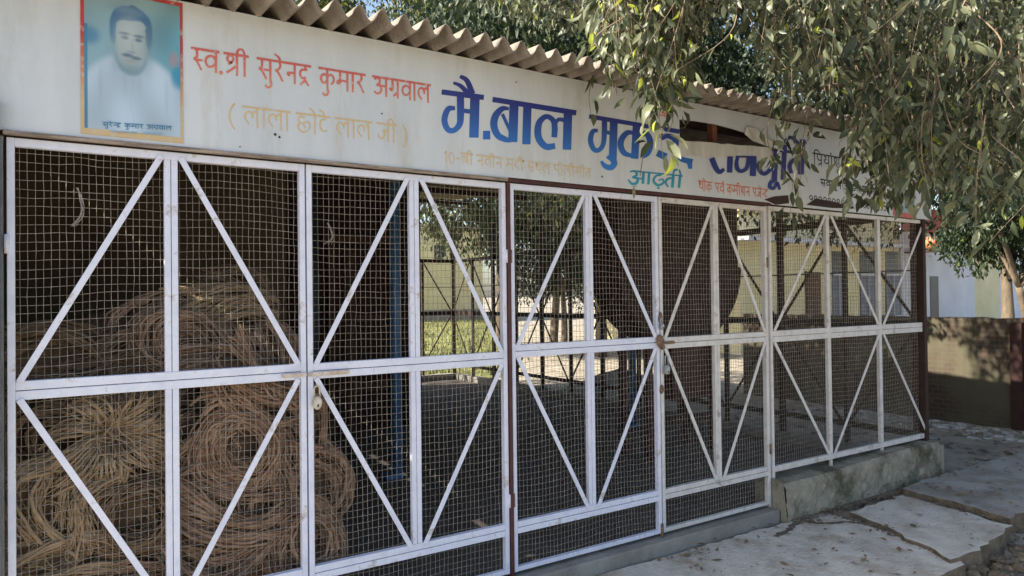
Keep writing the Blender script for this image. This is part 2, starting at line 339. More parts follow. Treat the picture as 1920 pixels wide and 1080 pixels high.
# plinth under the fixed screen, slightly lumpy
def plinth():
    b = MB(); nx, nz = 60, 10; x0, x1 = 2.17, 4.255
    for j in range(nz + 1):
        for i in range(nx + 1):
            x = x0 + (x1 - x0) * i / nx; z = -.1 + (.375 + .02 * math.sin(x * 2)) * j / nz
            b.v.append((x, -.115 - .02 * (1 - j / nz) + rng.normal(0, .004) + (.02 if j == nz else 0), z))
    for j in range(nz):
        for i in range(nx): a = j * (nx + 1) + i; b.f.append((a, a + 1, a + nx + 2, a + nx + 1))
    n = len(b.v); top = nz * (nx + 1)
    for i in range(nx + 1): x = x0 + (x1 - x0) * i / nx; b.v.append((x, .14, b.v[top + i][2]))
    for i in range(nx): b.f.append((top + i, top + i + 1, n + i + 1, n + i))
    k = len(b.v); b.v += [(x1, -.136, -.1), (x1, .14, -.1), (x1, .14, .27), (x1, -.094, .285)]; b.f.append((k, k + 1, k + 2, k + 3))
    k = len(b.v); b.v += [(x0, -.136, -.1), (x0, .14, -.1), (x0, .14, .27), (x0, -.094, .285)]; b.f.append((k + 3, k + 2, k + 1, k))
    return b.build('plinth', M['plinth'], shed, smooth=False)
plinth()
MB().box(4.258, 4.30, -.13, .02, -.12, .268).build('corner_kerb', M['concrete'], shed, bevel=.012)
MB().box(4.20, 4.34, .14, 8.5, -.2, .16).box(1.68, 4.20, 8.38, 8.54, -.2, .16).build('plinth', M['concrete'], shed)
# corrugated roof in two runs of sheets
def roof(x0, x1, pitch, amp, ztop, ye, jit, name):
    b = MB(); per = 10; n = int((x1 - x0) / pitch * per); ys = [ye, ye + .06, .3, 1.2, 2.4, 3.6, 4.8, 6, 7.2, 8.7]; th = .0065
    sheet = [rng.normal(0, jit) for _ in range(12)]
    for y in ys:
        for lay in (0, th):
            for i in range(n + 1):
                x = x0 + (x1 - x0) * i / n; sag = sheet[int((x - x0) / 1.02)]
                z = ztop + (y + .25) * .07 + amp * math.cos(2 * math.pi * i / per) - amp + sag * (1 if y < 0 else .4)
                b.v.append((x, y + (rng.normal(0, .004) if y == ye else 0), z + lay + (rng.normal(0, jit * .4) if y < 0 else 0)))
    row = 2 * (n + 1)
    for j in range(len(ys) - 1):
        for i in range(n):
            a = j * row + i; b.f.append((a, a + row, a + row + 1, a + 1)); c = a + n + 1; b.f.append((c, c + 1, c + row + 1, c + row))
    for i in range(n): b.f.append((i, i + 1, i + n + 2, i + n + 1))
    return b.build(name, M['asbestos'], shed, smooth=True)
roof(-2.95, 1.32, .1065, .033, 2.846, -.26, .002, 'roof')
roof(1.24, 4.43, .096, .028, 2.850, -.255, .006, 'roof')
for y in (.16, 2.2, 4.3, 6.4, 8.3): MB().box(-2.9, 4.5, y, y + .06, 2.70 + y * .07, 2.777 + y * .07).build('purlin', M['brown_dark'], shed)
MB().box(-2.9, 4.3, .045, .085, 2.20, 2.24).build('lintel', M['brown_dark'], shed)
MB().box(-2.2, -.02, -.040, -.016, 2.183, 2.199).build('timber_strip', M['timber'], shed, bevel=.003)
MB().box(-.014, 2.165, -.030, .012, 2.184, 2.204).build('head_rail', M['maroon'], shed)
MB().box(-.0165, .0045, -.022, .03, .02, 2.184).build('gate_post', M['maroon'], shed, bevel=.004)
MB().box(2.148, 2.172, .002, .04, .02, 2.184).build('gate_post', M['old_paint'], shed, bevel=.004)
MB().box(-2.235, -2.200, .0, .05, .02, 2.184).build('gate_post', M['steel'], shed, bevel=.003)
for x in (-2.2, -1.08, 1.66, 4.205): MB().box(x, x + .045, .035, .080, 2.24 if x < 4 else .2, 2.78).build('wall_post', M['brown_post'] if x < 4 else M['maroon_dark'], shed)
# blue pipe columns inside
for (px, py) in ((745, 895), (1187, 800)):
    p = at(px, py, Z=.06); MB().tube([(p.x, p.y, .06), (p.x, p.y, 2.9)], .047, 14).build('column', M['blue_pipe'], shed, smooth=True)
    MB().box(p.x - .13, p.x + .03, p.y - .07, p.y + .07, .06, .10).build('column_foot', M['blue_pipe'], shed, bevel=.01)
p = at(589, 700, Y=3.0); MB().tube([(p.x, p.y, .06), (p.x, p.y, 2.9)], .042, 12).build('column', M['slate_pipe'], shed, smooth=True)
# inner rooms: an olive wall on the left, a dark room with a door behind it
xo = at(537, 500, Y=2.2).x
xr_ = at(783, 500, Y=4.6).x
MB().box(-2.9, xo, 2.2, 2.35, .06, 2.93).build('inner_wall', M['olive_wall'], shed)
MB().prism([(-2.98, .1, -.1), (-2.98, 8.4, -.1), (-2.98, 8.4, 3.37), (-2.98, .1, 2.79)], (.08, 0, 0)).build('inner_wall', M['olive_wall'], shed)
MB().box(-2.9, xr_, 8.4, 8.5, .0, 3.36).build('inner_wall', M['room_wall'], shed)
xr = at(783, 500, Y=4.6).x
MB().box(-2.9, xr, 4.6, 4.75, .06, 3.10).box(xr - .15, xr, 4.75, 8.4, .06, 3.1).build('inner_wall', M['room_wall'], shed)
dA, dB = at(612, 500, Y=4.58).x, at(738, 500, Y=4.58).x
door = MB().box(dA + .08, dB - .08, 4.555, 4.592, .07, 2.14).build('door', M['maroon_dark'], shed)
MB().box(dA, dA + .08, 4.53, 4.60, .06, 2.2).box(dB - .08, dB, 4.53, 4.60, .06, 2.2).box(dA - .05, dB + .05, 4.53, 4.60, 2.2, 2.30).build('frame', M['door_wood'], door)
xm = at(656, 500, Y=4.55).x
MB().box(xm - .05, xm + .05, 4.52, 4.555, .07, 2.14).box(dA + .1, dB - .1, 4.535, 4.556, 1.3, 1.38).box(dA + .1, dB - .1, 4.535, 4.556, .5, .6).build('rail', M['door_wood'], door)
MB().box(xr - .09, xr + .015, 4.55, 4.60, .06, 3.0).build('corner_post', M['brown_dark'], shed)

# ------------------------------------------------------------------ wire mesh
def wire_mesh(name, p0, u, width, z0, z1, material, parent, r, pu=.0255, pz=.0335, wav=.0011, k=3, node=None):
    """woven wire panel starting at p0, running along the horizontal unit vector u"""
    p0 = np.array(p0, float); u = np.array(u, float); nn = np.array([-u[1], u[0], 0.]); V = []; Fc = []; off = 0
    def strand(P, r):
        nonlocal off
        n = len(P); d = np.gradient(P, axis=0); d /= np.linalg.norm(d, axis=1)[:, None]
        a = np.cross(d, nn[None]); a /= np.linalg.norm(a, axis=1)[:, None]; ring = []
        for j in range(k):
            t = 2 * math.pi * j / k + .5; ring.append(P + a * (math.cos(t) * r) + nn[None] * (math.sin(t) * r))
        V.append(np.stack(ring, 1).reshape(-1, 3)); i = np.arange(n - 1)[:, None] * k; j = np.arange(k)[None]
        Fc.append(np.stack([i + j, i + (j + 1) % k, i + k + (j + 1) % k, i + k + j], -1).reshape(-1, 4) + off); off += n * k
    nv = int(width / pu); nz = int((z1 - z0) / pz); 
    bp = rng.uniform(0, 6.28, 4); bulge = lambda a, b: (.0045 * np.sin(a * 5.1 + bp[0]) * np.sin(b * 3.3 + bp[1]) + .0025 * np.sin(a * 11 + bp[2] + b * 7))
    skew = rng.normal(0, .0022, 4); sway = np.cumsum(rng.normal(0, wav, (nv + 2, 40)), axis=1); sway -= sway.mean(1)[:, None]
    for i in range(1, nv + 1):
        s = i * width / (nv + 1); n = node or nz + 1; zz = np.linspace(z0, z1, n)
        x = s + rng.normal(0, wav * .8) + noise1(n, wav, 2); y = ((np.arange(n) + i) % 2 - .5) * r * 1.6 + bulge(s, zz)
        strand(p0[None] + u[None] * x[:, None] + nn[None] * y[:, None] + np.array([0, 0, 1.])[None] * zz[:, None], r)
    for j in range(1, nz + 1):
        z = z0 + j * (z1 - z0) / (nz + 1); n = node or nv + 2; xx = np.linspace(0, width, n)
        zz = z + rng.normal(0, wav) + noise1(n, wav * 1.7, 3) + skew[0] * 2 * np.sin(xx * 4 + skew[1] * 900) + skew[2] * np.sin(xx * 9 + z * 5); y = ((np.arange(n) + j + 1) % 2 - .5) * r * 1.6 + bulge(xx, zz)
        strand(p0[None] + u[None] * xx[:, None] + nn[None] * y[:, None] + np.array([0, 0, 1.])[None] * zz[:, None], r)
    V = np.concatenate(V); Fc = np.concatenate(Fc); me = bpy.data.meshes.new(name)
    me.vertices.add(len(V)); me.vertices.foreach_set('co', V.ravel()); me.loops.add(Fc.size); me.polygons.add(len(Fc))
    me.loops.foreach_set('vertex_index', Fc.ravel()); me.polygons.foreach_set('loop_start', np.arange(0, Fc.size, 4)); me.polygons.foreach_set('loop_total', np.full(len(Fc), 4))
    me.update(); me.validate(); me.materials.append(material)
    o = bpy.data.objects.new(name, me); col.objects.link(o); o.parent = parent; return o

# ------------------------------------------------------------------ gate leaves
SW, RW = .0245, .032            # stile and rail widths
def gate_leaf(x0, x1, zm, paint, label, lock_right, rusty=False):
    g = thing('gate_leaf', label, 'gate', (x0, 0, 0), 'mesh gate leaves'); w_ = x1 - x0; c = w_ / 2; zt, zl, zb = 2.178, .333, .10
    f = MB(); f.box(0, SW, -.012, .022, zb, zt).box(w_ - SW, w_, -.012, .022, zb, zt)
    f.box(SW, w_ - SW, -.010, .020, zt - RW, zt).box(SW, w_ - SW, -.010, .020, zb, zb + .024); f.build('frame', paint, g, bevel=.0025)
    f = MB(); f.box(SW, w_ - SW, -.011, .021, zm + .0015, zm + RW + .003).box(SW, w_ - SW, -.011, .021, zm - RW - .003, zm - .0015); f.build('mid_rail', paint, g, bevel=.0025)
    f = MB(); f.box(SW, w_ - SW, -.011, .021, zl + .0015, zl + RW).box(SW, w_ - SW, -.011, .021, zl - RW, zl - .0015); f.build('lower_rail', paint, g, bevel=.0025)
    f = MB()
    for (a, b) in ((zm + RW + .003, zt - RW), (zl + RW, zm - RW - .003)): f.box(c - SW - .001, c - .0012, -.009, .019, a, b).box(c + .0012, c + SW + .001, -.009, .019, a, b)
    f.build('center_stile', paint, g, bevel=.0025)
    y = -.0145; e = .012
    for (a, b) in (((SW + e, zm + RW), (c - SW - e, zt - RW + .01)), ((c + SW + e, zt - RW + .01), (w_ - SW - e, zm + RW)), ((SW + e, zm - RW), (c - SW - e, zl + RW - .01)), ((c + SW + e, zl + RW - .01), (w_ - SW - e, zm - RW))):
        MB().bar((a[0], y, a[1]), (b[0], y, b[1]), .0235, .006).build('brace', paint, g, bevel=.001)
    wire_mesh('wire_mesh', (SW * .5, .027, 0), (1, 0, 0), w_ - SW, zb + .01, zt - .01, M['wire'], g, .00125)
    hx = 0 if lock_right else w_
    for z in (.45, 1.75): MB().tube([(hx, -.012, z), (hx, -.012, z + .07)], .0085, 8).build('hinge', M['rust'] if rusty else paint, g, smooth=True)
    return g
G1 = gate_leaf(-2.190, -1.094, 1.245, M['white_paint'], 'white mesh gate leaf at far left, with the jute rope heap pressed behind it', True)
G2 = gate_leaf(-1.087, -.020, 1.243, M['white_paint'], 'white mesh gate leaf hanging a round pale padlock, left of the maroon post', False)
G3 = gate_leaf(.008, 1.098, 1.275, M['white_paint'], 'white mesh gate leaf just right of the maroon post', True, True)
G4 = gate_leaf(1.107, 2.146, 1.268, M['old_paint'], 'greyer mesh gate leaf with a rusty hasp and two locks on its left edge', False, True)
# peeling latch bar and hasps
MB().box(.0, .19, -.024, -.0165, 1.222, 1.240).build('latch_bar', M['peeling'], G2, bevel=.002)
MB().box(.985, 1.094, -.024, -.0165, 1.224, 1.241).build('latch_bar', M['peeling'], G1, bevel=.002)
h = MB()
for k in range(7): h.ball((1.086 + random.uniform(-.02, .025), -.022, 1.275 + random.uniform(-.03, .03)), (.02, .014, .02), 8, 6, .3)
h.build('rusty_hasp', M['rust'], G3)
MB().ball((1.093, -.015, 1.43), (.016, .012, .034), 8, 6, .3).build('rusty_sleeve', M['rust'], G3)
MB().ball((1.098, -.015, .985), (.018, .013, .026), 8, 6, .3).build('rusty_sleeve', M['rust'], G3)
MB().box(.03, .11, -.023, -.0165, 1.262, 1.280).build('latch_bar', M['rust'], G4, bevel=.002)
MB().tube([(1.085, -.016, .06), (1.085, -.016, .16)], .009, 8).build('drop_bolt', M['rust'], G3, smooth=True)
def padlock(px, py, label, material, body_r, shackle, group=None):
    p = at(px, py, Y=-.035); t = thing('padlock', label, 'padlock', p)
    n = 20; b = MB(); ring = [(body_r[0] * math.cos(6.2832 * i / n), 0, body_r[1] * math.sin(6.2832 * i / n)) for i in range(n)]
    b.prism([(x, -.012, z) for x, _, z in ring], (0, .024, 0)); b.build('body', material, t, bevel=.004)
    b = MB(); b.prism([(x * .72, -.0142, z * .72) for x, _, z in ring], (0, .003, 0)); b.build('face', M['peeling'] if material is M['lock'] else material, t)
    MB().box(-.003, .003, -.0165, -.0138, -body_r[1] * .55, -body_r[1] * .2).build('keyhole', M['black'], t)
    rr = body_r[0] * .62
    pts = [(-rr, 0, body_r[1] * .6), (-rr, 0, shackle)] + [(rr * -math.cos(math.pi * i / 8), 0, shackle + rr * math.sin(math.pi * i / 8)) for i in range(1, 8)] + [(rr, 0, shackle), (rr, 0, body_r[1] * .6)]
    MB().tube(pts, .0042, 8).build('shackle', material, t, smooth=True); return t
padlock(594.5, 755, 'round pale padlock hanging at the middle of the left gate pair', M['lock'], (.0205, .031), .062)
padlock(1250, 693, 'grey padlock hanging below the rusty hasp on the right gate pair', M['lock_dull'], (.020, .030), .075)
padlock(1240.5, 612, 'small grey padlock hooked above the rusty hasp on the right gate pair', M['lock_dull'], (.013, .022), .042)
# fixed screen on the right
def fixed_screen():
    x0 = 2.176; xs = [0, .695, 1.392, 2.108]; g = thing('mesh_screen', 'fixed three bay mesh screen standing on the concrete plinth at the right', 'screen', (x0, 0, 0)); P = M['old_paint']; zt, zm, zb = 2.185, 1.265, .335
    f = MB().box(0, .022, -.012, .022, .23, zt).box(xs[3] - .02, xs[3], -.012, .022, .25, zt).box(.022, xs[3] - .02, -.010, .02, zt - .03, zt).box(.022, xs[3] - .02, -.010, .02, zb - .02, zb + .02); f.build('frame', P, g, bevel=.0025)
    f = MB()
    for a, b in ((.022, xs[1] - .02), (xs[1] + .02, xs[2] - .02), (xs[2] + .02, xs[3] - .02)): f.box(a, b, -.011, .021, zm + .001, zm + .04).box(a, b, -.011, .021, zm - .04, zm - .001)
    f.build('mid_rail', P, g, bevel=.0025)
    for x in xs[1:3]: MB().box(x - .02, x + .02, -.009, .019, zb + .02, zt - .03).box(x - .008, x + .008, -.012, .01, .245, zb - .02).build('stile', P, g, bevel=.0025)
    y = -.0145
    for i, (up, lo) in enumerate(((1, 0), (0, 1), (1, 0))):
        a, b = xs[i] + .035, xs[i + 1] - .035
        for z0, z1, d in ((zm + .04, zt - .03, up), (zb + .02, zm - .04, lo)):
            q = ((a, z0), (b, z1)) if d else ((a, z1), (b, z0)); MB().bar((q[0][0], y, q[0][1]), (q[1][0], y, q[1][1]), .024, .006).build('brace', P, g, bevel=.001)
    wire_mesh('wire_mesh', (.01, .027, 0), (1, 0, 0), xs[3] - .02, zb, zt - .01, M['wire'], g, .00125); return g
fixed_screen()
# dark mesh walls at the side and back
def mesh_wall(p0, u, nb, bay, label, material=M['brown_dark'], zlow=.16):
    g = thing('mesh_wall', label, 'mesh wall', p0); U = Vector(u); n = Vector((-U.y, U.x, 0)); zt, zm, zk = 2.235, 1.28, .33; L = nb * bay
    for i in range(nb + 1):
        wdt = .055 if i % 2 == 0 else .035; MB().bar(U * (i * bay) + Vector((0, 0, zlow)), U * (i * bay) + Vector((0, 0, 2.82 if i % 2 == 0 else zt)), wdt, .045, n).build('post', material, g)
    for z, h_ in ((zt, .06), (zm, .07), (zk, .05)): MB().bar(Vector((0, 0, z)) - n * .03, U * L + Vector((0, 0, z)) - n * .03, h_, .03, n).build('rail', material, g)
    MB().bar(Vector((0, 0, 1.755)) - n * .03, U * L + Vector((0, 0, 1.755)) - n * .03, .012, .012, n).build('rail', material, g)
    for i in range(nb):
        a, b = U * (i * bay + .03), U * ((i + 1) * bay - .03)
        for z0, z1, d in ((zm + .02, zt - .02, i % 2 == 0), (zk + .02, zm - .02, i % 2 == 1)):
            q = (z0, z1) if d else (z1, z0); MB().bar(a + Vector((0, 0, q[0])) + n * .03, b + Vector((0, 0, q[1])) + n * .03, .024, .012, n).build('brace', material, g)
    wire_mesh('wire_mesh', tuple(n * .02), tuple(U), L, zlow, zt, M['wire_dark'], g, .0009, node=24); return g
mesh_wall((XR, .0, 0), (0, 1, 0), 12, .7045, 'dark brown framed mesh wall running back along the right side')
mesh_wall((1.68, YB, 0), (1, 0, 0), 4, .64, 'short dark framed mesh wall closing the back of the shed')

# ------------------------------------------------------------------ sign board
SY = -.030                      # front face of the board
sign = thing('sign_board', 'long white hand painted Hindi sign board under the roof edge', 'sign', (0, 0, 0))
def board():
    b = MB(); off = (0, .016, 0); z0, z1 = 2.2005, 2.800; y = SY
    def pl(*q): b.prism([(x, y, z) for x, z in q], off)
    pl((-2.9, z0), (1.280, z0), (1.280, z1), (-2.9, z1))
    pl((1.280, z0), (2.184, z0), (2.184, 2.589), (1.74, 2.566), (1.280, 2.541))
    pl((1.280, 2.679), (1.45, 2.688), (1.62, 2.690), (1.80, 2.680), (1.94, 2.669), (2.184, 2.650), (2.184, z1), (1.280, z1))
    pl((2.184, z0), (2.21, 2.195), (4.36, 2.190), (4.36, z1), (2.184, z1))
    return b.build('board', M['sign'], sign)
board()
# torn flap over the hole and the patched strip under it
def flap():
    q = [(1.90, 2.655), (1.97, 2.612), (2.10, 2.60), (2.30, 2.575), (2.22, 2.640), (1.98, 2.70), (1.905, 2.70)]
    b = MB(); b.prism([(x, SY - .006 - .012 * i % .02, z) for i, (x, z) in enumerate(q)], (0, .002, 0)); b.build('torn_flap', M['tornsheet'], sign)
    pts = [(1.284, 2.545)] + [(1.284 + .9 * i / 16, 2.545 + .045 * i / 16 + random.uniform(-.004, .004)) for i in range(1, 17)] + [(2.18, 2.525)] + [(2.18 - .9 * i / 16, 2.515 - .075 * i / 16 + random.uniform(-.01, .01)) for i in range(1, 17)]
    b = MB(); b.prism([(x, SY - .0032, z) for x, z in pts], (0, .0014, 0)); b.build('paint_patch', M['tornsheet'], sign)
    def P(x, y): return at(x, y, Y=SY - .002)
    b = MB(); b.prism([P(*q) for q in ((1433, 374), (1452, 368), (1478, 366), (1480, 381), (1455, 384))], (0, .001, 0))  # dark sheet stands in for the shaded opening of a tear; a stain follows
    b.prism([P(*q) for q in ((1512, 384), (1530, 372), (1558, 377), (1600, 388), (1603, 391), (1560, 390))], (0, .001, 0)); b.build('tear_and_stain', M['brown_dark'], sign)
flap()

# ---- lettering: strokes as flat ribbons of paint on the board
class Ink:
    def __init__(s, y): s.b = MB(); s.y = y
    def ribbon(s, pts, wd):
        """pts in board coordinates (x,z), wd one width or one per point"""
        P = np.array(pts, float); n = len(P); W = np.full(n, wd, float) if not hasattr(wd, '__len__') else np.array(wd, float)
        d = np.gradient(P, axis=0); d /= np.linalg.norm(d, axis=1)[:, None] + 1e-9; q = np.stack([-d[:, 1], d[:, 0]], 1) * W[:, None] / 2; k = len(s.b.v)
        for i in range(n):
            for sg in (1, -1): a = P[i] + sg * q[i]; s.b.v.append((a[0], s.y, a[1]))
        for i in range(n - 1): s.b.f.append((k + 2 * i, k + 2 * i + 2, k + 2 * i + 3, k + 2 * i + 1))
        s.y -= .00003
    def dot(s, x, z, rx, rz, n=14):
        k = len(s.b.v); s.b.v += [(x + rx * math.cos(6.283 * i / n), s.y, z + rz * math.sin(6.283 * i / n)) for i in range(n)]; s.b.f.append(tuple(range(k, k + n))); s.y -= .00003
    def build(s, name, material, parent): return s.b.build(name, material, parent)
# a small hand lettered Devanagari alphabet: unit height, head line at 1, foot at 0; each entry (width, strokes)
def bar(x): return [(x, 1), (x, 0)]
A = {
 's': (.74, [[(.2, 1), (.22, .8), (.2, .62), (.08, .54)], [(.08, .54), (.22, .42), (.42, .04)], [(.2, .5), (.6, .5)], bar(.6)]),
 'S': (.46, [[(.2, 1), (.22, .8), (.2, .62), (.08, .54)], [(.08, .54), (.22, .42), (.40, .04)], [(.2, .5), (.46, .5)]]),
 'v': (.68, [bar(.56), [(.56, .62), (.42, .76), (.2, .7), (.12, .46), (.24, .26), (.42, .3), (.56, .46)]]),
 'b': (.70, [bar(.58), [(.58, .62), (.42, .76), (.2, .7), (.12, .46), (.24, .26), (.42, .3), (.58, .46)], [(.28, .68), (.52, .36)]]),
 'X': (.72, [bar(.56), [(.34, .60), (.18, .66), (.14, .84), (.28, .94), (.4, .82), (.34, .62), (.18, .5)], [(.10, .10), (.3, .26), (.56, .5)]]),
 'sh': (.74, [bar(.6), [(.18, .62), (.12, .8), (.26, .92), (.4, .8), (.3, .6), (.14, .48), (.28, .36), (.44, .08)], [(.36, .5), (.5, .42)]]),
 'I': (.34, [bar(.18), [(-.16, 1.0), (-.1, 1.24), (.06, 1.3), (.16, 1.18), (.18, 1.0)]]),
 'i': (.30, [bar(.15), [(.15, 1.0), (.18, 1.24), (.36, 1.32), (.56, 1.22), (.66, 1.0)]]),
 'r': (.52, [[(.3, 1), (.33, .8), (.25, .62), (.1, .56)], [(.1, .56), (.24, .44), (.44, .04)]]),
 'n': (.64, [bar(.5), [(.5, .54), (.26, .54), (.16, .5), (.2, .4), (.28, .44)]]),
 'N': (.40, [[(.4, .54), (.26, .54), (.16, .5), (.2, .4), (.28, .44)]]),
 'd': (.58, [[(.36, 1), (.36, .82)], [(.46, .8), (.2, .76), (.12, .54), (.22, .34), (.4, .38), (.42, .5)], [(.34, .34), (.5, .04)]]),
 'dr': (.64, [[(.38, 1), (.38, .82)], [(.48, .8), (.2, .76), (.12, .54), (.22, .36), (.42, .42)], [(.3, .38), (.54, .0)], [(.36, .24), (.12, .02)]]),
 'k': (.84, [bar(.42), [(.42, .6), (.3, .72), (.14, .64), (.1, .46), (.2, .28), (.34, .34), (.42, .46)], [(.42, .62), (.6, .74), (.74, .6), (.72, .38), (.6, .24)]]),
 'm': (.76, [bar(.62), [(.24, 1), (.24, .5), (.2, .36), (.1, .36), (.1, .48), (.2, .52)], [(.2, .52), (.62, .52)]]),
 'a': (.28, [bar(.14)]),
 'A': (.90, [bar(.74), [(.1, .86), (.22, .95), (.38, .88), (.36, .68), (.2, .58)], [(.2, .58), (.42, .54), (.46, .3), (.28, .12), (.06, .22)], [(.42, .56), (.74, .56)]]),
 'g': (.62, [bar(.48), [(.2, 1), (.2, .52), (.14, .4), (.06, .46), (.12, .54)]]),
 'gr': (.64, [bar(.5), [(.2, 1), (.2, .52), (.14, .4), (.06, .46), (.12, .54)], [(.5, .34), (.24, .1)]]),
 'l': (.82, [bar(.66), [(.66, .74), (.54, .8), (.44, .66), (.44, .46)], [(.44, .64), (.32, .78), (.14, .68), (.1, .42), (.28, .14)]]),
 'ch': (.78, [[(.22, 1), (.22, .84)], [(.42, .82), (.2, .82), (.1, .66), (.22, .52), (.42, .56)], [(.22, .52), (.08, .34), (.2, .1), (.48, .1), (.67, .34), (.6, .6), (.42, .56), (.36, .4), (.46, .3)]]),
 't2': (.60, [[(.36, 1), (.36, .86)], [(.48, .84), (.2, .8), (.12, .5), (.24, .22), (.48, .26)]]),
 'T2': (.52, [[(.3, .72), (.14, .5), (.24, .2), (.46, .24)]]),
 'j': (.76, [bar(.62), [(.62, .64), (.34, .64)], [(.34, .64), (.44, .44), (.32, .2), (.14, .22), (.06, .42)]]),
 't': (.64, [bar(.5), [(.5, .72), (.28, .7), (.14, .5), (.18, .22), (.3, .1)]]),
 'dh': (.66, [[(.4, 1), (.4, .84)], [(.5, .82), (.2, .76), (.1, .46), (.22, .16), (.46, .14), (.54, .34), (.4, .46), (.3, .36)]]),
 'th': (.74, [bar(.6), [(.16, .88), (.26, .8), (.2, .68), (.12, .78), (.2, .92), (.34, .84), (.3, .62), (.16, .52), (.26, .32), (.6, .36)]]),
 'y': (.70, [bar(.56), [(.12, .86), (.28, .84), (.3, .64), (.14, .56), (.2, .36), (.4, .32), (.56, .42)]]),
 'p': (.64, [bar(.5), [(.16, 1), (.14, .66), (.26, .5), (.5, .52)]]),
 'pr': (.64, [bar(.5), [(.16, 1), (.14, .66), (.26, .5), (.5, .52)], [(.5, .3), (.2, .06)]]),
 'E': (.64, [[(.16, 1), (.16, .7), (.3, .52), (.48, .56), (.5, 1)], [(.3, .52), (.5, .04)]]),
 'bh': (.78, [bar(.62), [(.26, 1), (.26, .62), (.12, .56), (.1, .44), (.24, .4)], [(.24, .5), (.62, .5)]]),
 'h': (.62, [[(.34, 1), (.34, .84)], [(.46, .82), (.18, .76), (.3, .6), (.46, .64)], [(.3, .6), (.14, .4), (.3, .2), (.48, .06)]]),
 'ph': (.84, [bar(.42), [(.14, 1), (.12, .6), (.26, .48), (.42, .52)], [(.42, .62), (.6, .74), (.74, .6), (.7, .38), (.6, .28)]]),
}
MARK = {  # marks sit on the letter before them: x offset measured back from its bar
 'u': [[(0, 0), (.04, -.14), (-.02, -.3), (-.16, -.34), (-.24, -.22)]],
 'U': [[(-.02, -.02), (-.16, -.12), (-.18, -.3), (-.04, -.34), (.04, -.2), (.14, -.42)]],
 'e': [[(0, 1), (-.08, 1.2), (-.28, 1.34)]],
 'ai': [[(0, 1), (-.04, 1.2), (-.18, 1.4)], [(0, 1), (-.12, 1.16), (-.34, 1.26)]],
 'R': [[(0, 1), (-.02, 1.2), (.12, 1.3), (.26, 1.18)]],
}
DIG = {'7': (.56, [[(.06, .95), (.5, .95), (.22, 0)]]), '6': (.58, [[(.46, .95), (.2, .7), (.1, .3), (.28, .02), (.5, .22), (.36, .48), (.12, .36)]]),
 '8': (.58, [[(.28, .5), (.1, .72), (.28, .96), (.46, .74), (.28, .5), (.08, .26), (.28, .02), (.5, .26), (.28, .5)]]),
 '9': (.58, [[(.48, .66), (.28, .46), (.1, .7), (.28, .95), (.48, .7), (.42, .3), (.22, 0)]]),
 '5': (.56, [[(.46, .95), (.14, .95), (.12, .56), (.34, .58), (.48, .3), (.3, .02), (.08, .1)]]),
 '2': (.56, [[(.1, .74), (.24, .95), (.46, .8), (.36, .46), (.08, .02), (.5, .02)]]), '0': (.58, [[(.28, .97), (.1, .74), (.1, .24), (.28, .02), (.48, .24), (.48, .74), (.28, .97)]]),
 '4': (.58, [[(.36, .97), (.06, .34), (.52, .34)], [(.4, .56), (.4, 0)]]), '1': (.34, [[(.08, .78), (.2, .95), (.2, 0)]]),
 '(': (.34, [[(.28, 1.1), (.08, .7), (.08, .2), (.28, -.2)]]), ')': (.34, [[(.06, 1.1), (.26, .7), (.26, .2), (.06, -.2)]]), '-': (.5, [[(.06, .5), (.42, .5)]]), '.': (.24, None)}
BARX = {'s': .6, 'v': .56, 'b': .58, 'X': .56, 'sh': .6, 'r': .34, 'n': .5, 'dr': .4, 'd': .4, 'k': .42, 'm': .62, 'a': .14, 'gr': .5, 'l': .66, 'ch': .4, 't2': .36, 'j': .62, 't': .5, 'th': .6, 'I': .18, 'y': .56, 'p': .5, 'ph': .42, 'E': .5}
def letter(text, p0, p1, hh, name, material, wd, parent, y=SY - .001, gap=.42):
    """text: tokens split by spaces, | between words; head line runs from pixel p0 to p1; hh = letter height in metres"""
    a = at(*p0, Y=y); b_ = at(*p1, Y=y); a = np.array((a.x, a.z)); b_ = np.array((b_.x, b_.z)); x = 0.0; S = []; words = []; ws = None; last = None; lw = 0
    for t in text.split():
        if t == '|':
            if ws is not None: words.append((ws, x)); ws = None
            x += gap; continue
        if t in DIG:
            if ws is not None: words.append((ws, x)); ws = None
            w0, st = DIG[t]
            if st is None: S.append(('dot', x + .1, .05))
            else: S += [[(x + u, v) for u, v in q] for q in st]
            x += w0; continue
        if t == '*': S.append(('dot', x - lw + BARX.get(last, .4) - .05, 1.2)); continue
        if t == '_': S.append(('dot', x - lw + .3, -.12)); continue
        if t in MARK: S += [[(x - lw + BARX.get(last, .4) + u, v) for u, v in q] for q in MARK[t]]; continue
        w0, st = A[t]
        if ws is None: ws = x
        S += [[(x + u, v) for u, v in q] for q in st]; x += w0; last = t; lw = w0
    if ws is not None: words.append((ws, x))
    ink = Ink(y); L = np.linalg.norm(b_ - a) / x; ex = (b_ - a) / np.linalg.norm(b_ - a); sx = L
    def mp(u, v): return a + ex * (u * sx) + np.array((0, (v - 1) * hh))
    for q in S:
        if q[0] == 'dot': c = mp(q[1], q[2]); ink.dot(c[0], c[1], wd * .75, wd * .85); continue
        P = [mp(u, v) for u, v in (cr(q, 5) if len(q) > 2 else q)]
        ink.ribbon(P, wd * np.linspace(1.0, .8, len(P)))
    for s0, s1 in words: ink.ribbon([mp(s0 - .03, 1), mp(s1 + .03, 1)], wd)
    return ink.build(name, material, parent)
fadeS = (0.57, 0.56, 0.535)
red = grad_mat('red_letter_paint', (.56, .11, .085), (.70, .30, .17), 2.43, 2.62, fadeS, 60, (.56, .8))
yel = grad_mat('yellow_letter_paint', (.60, .42, .19), (.64, .48, .26), 2.2, 2.5, fadeS, 40, (.58, .80))
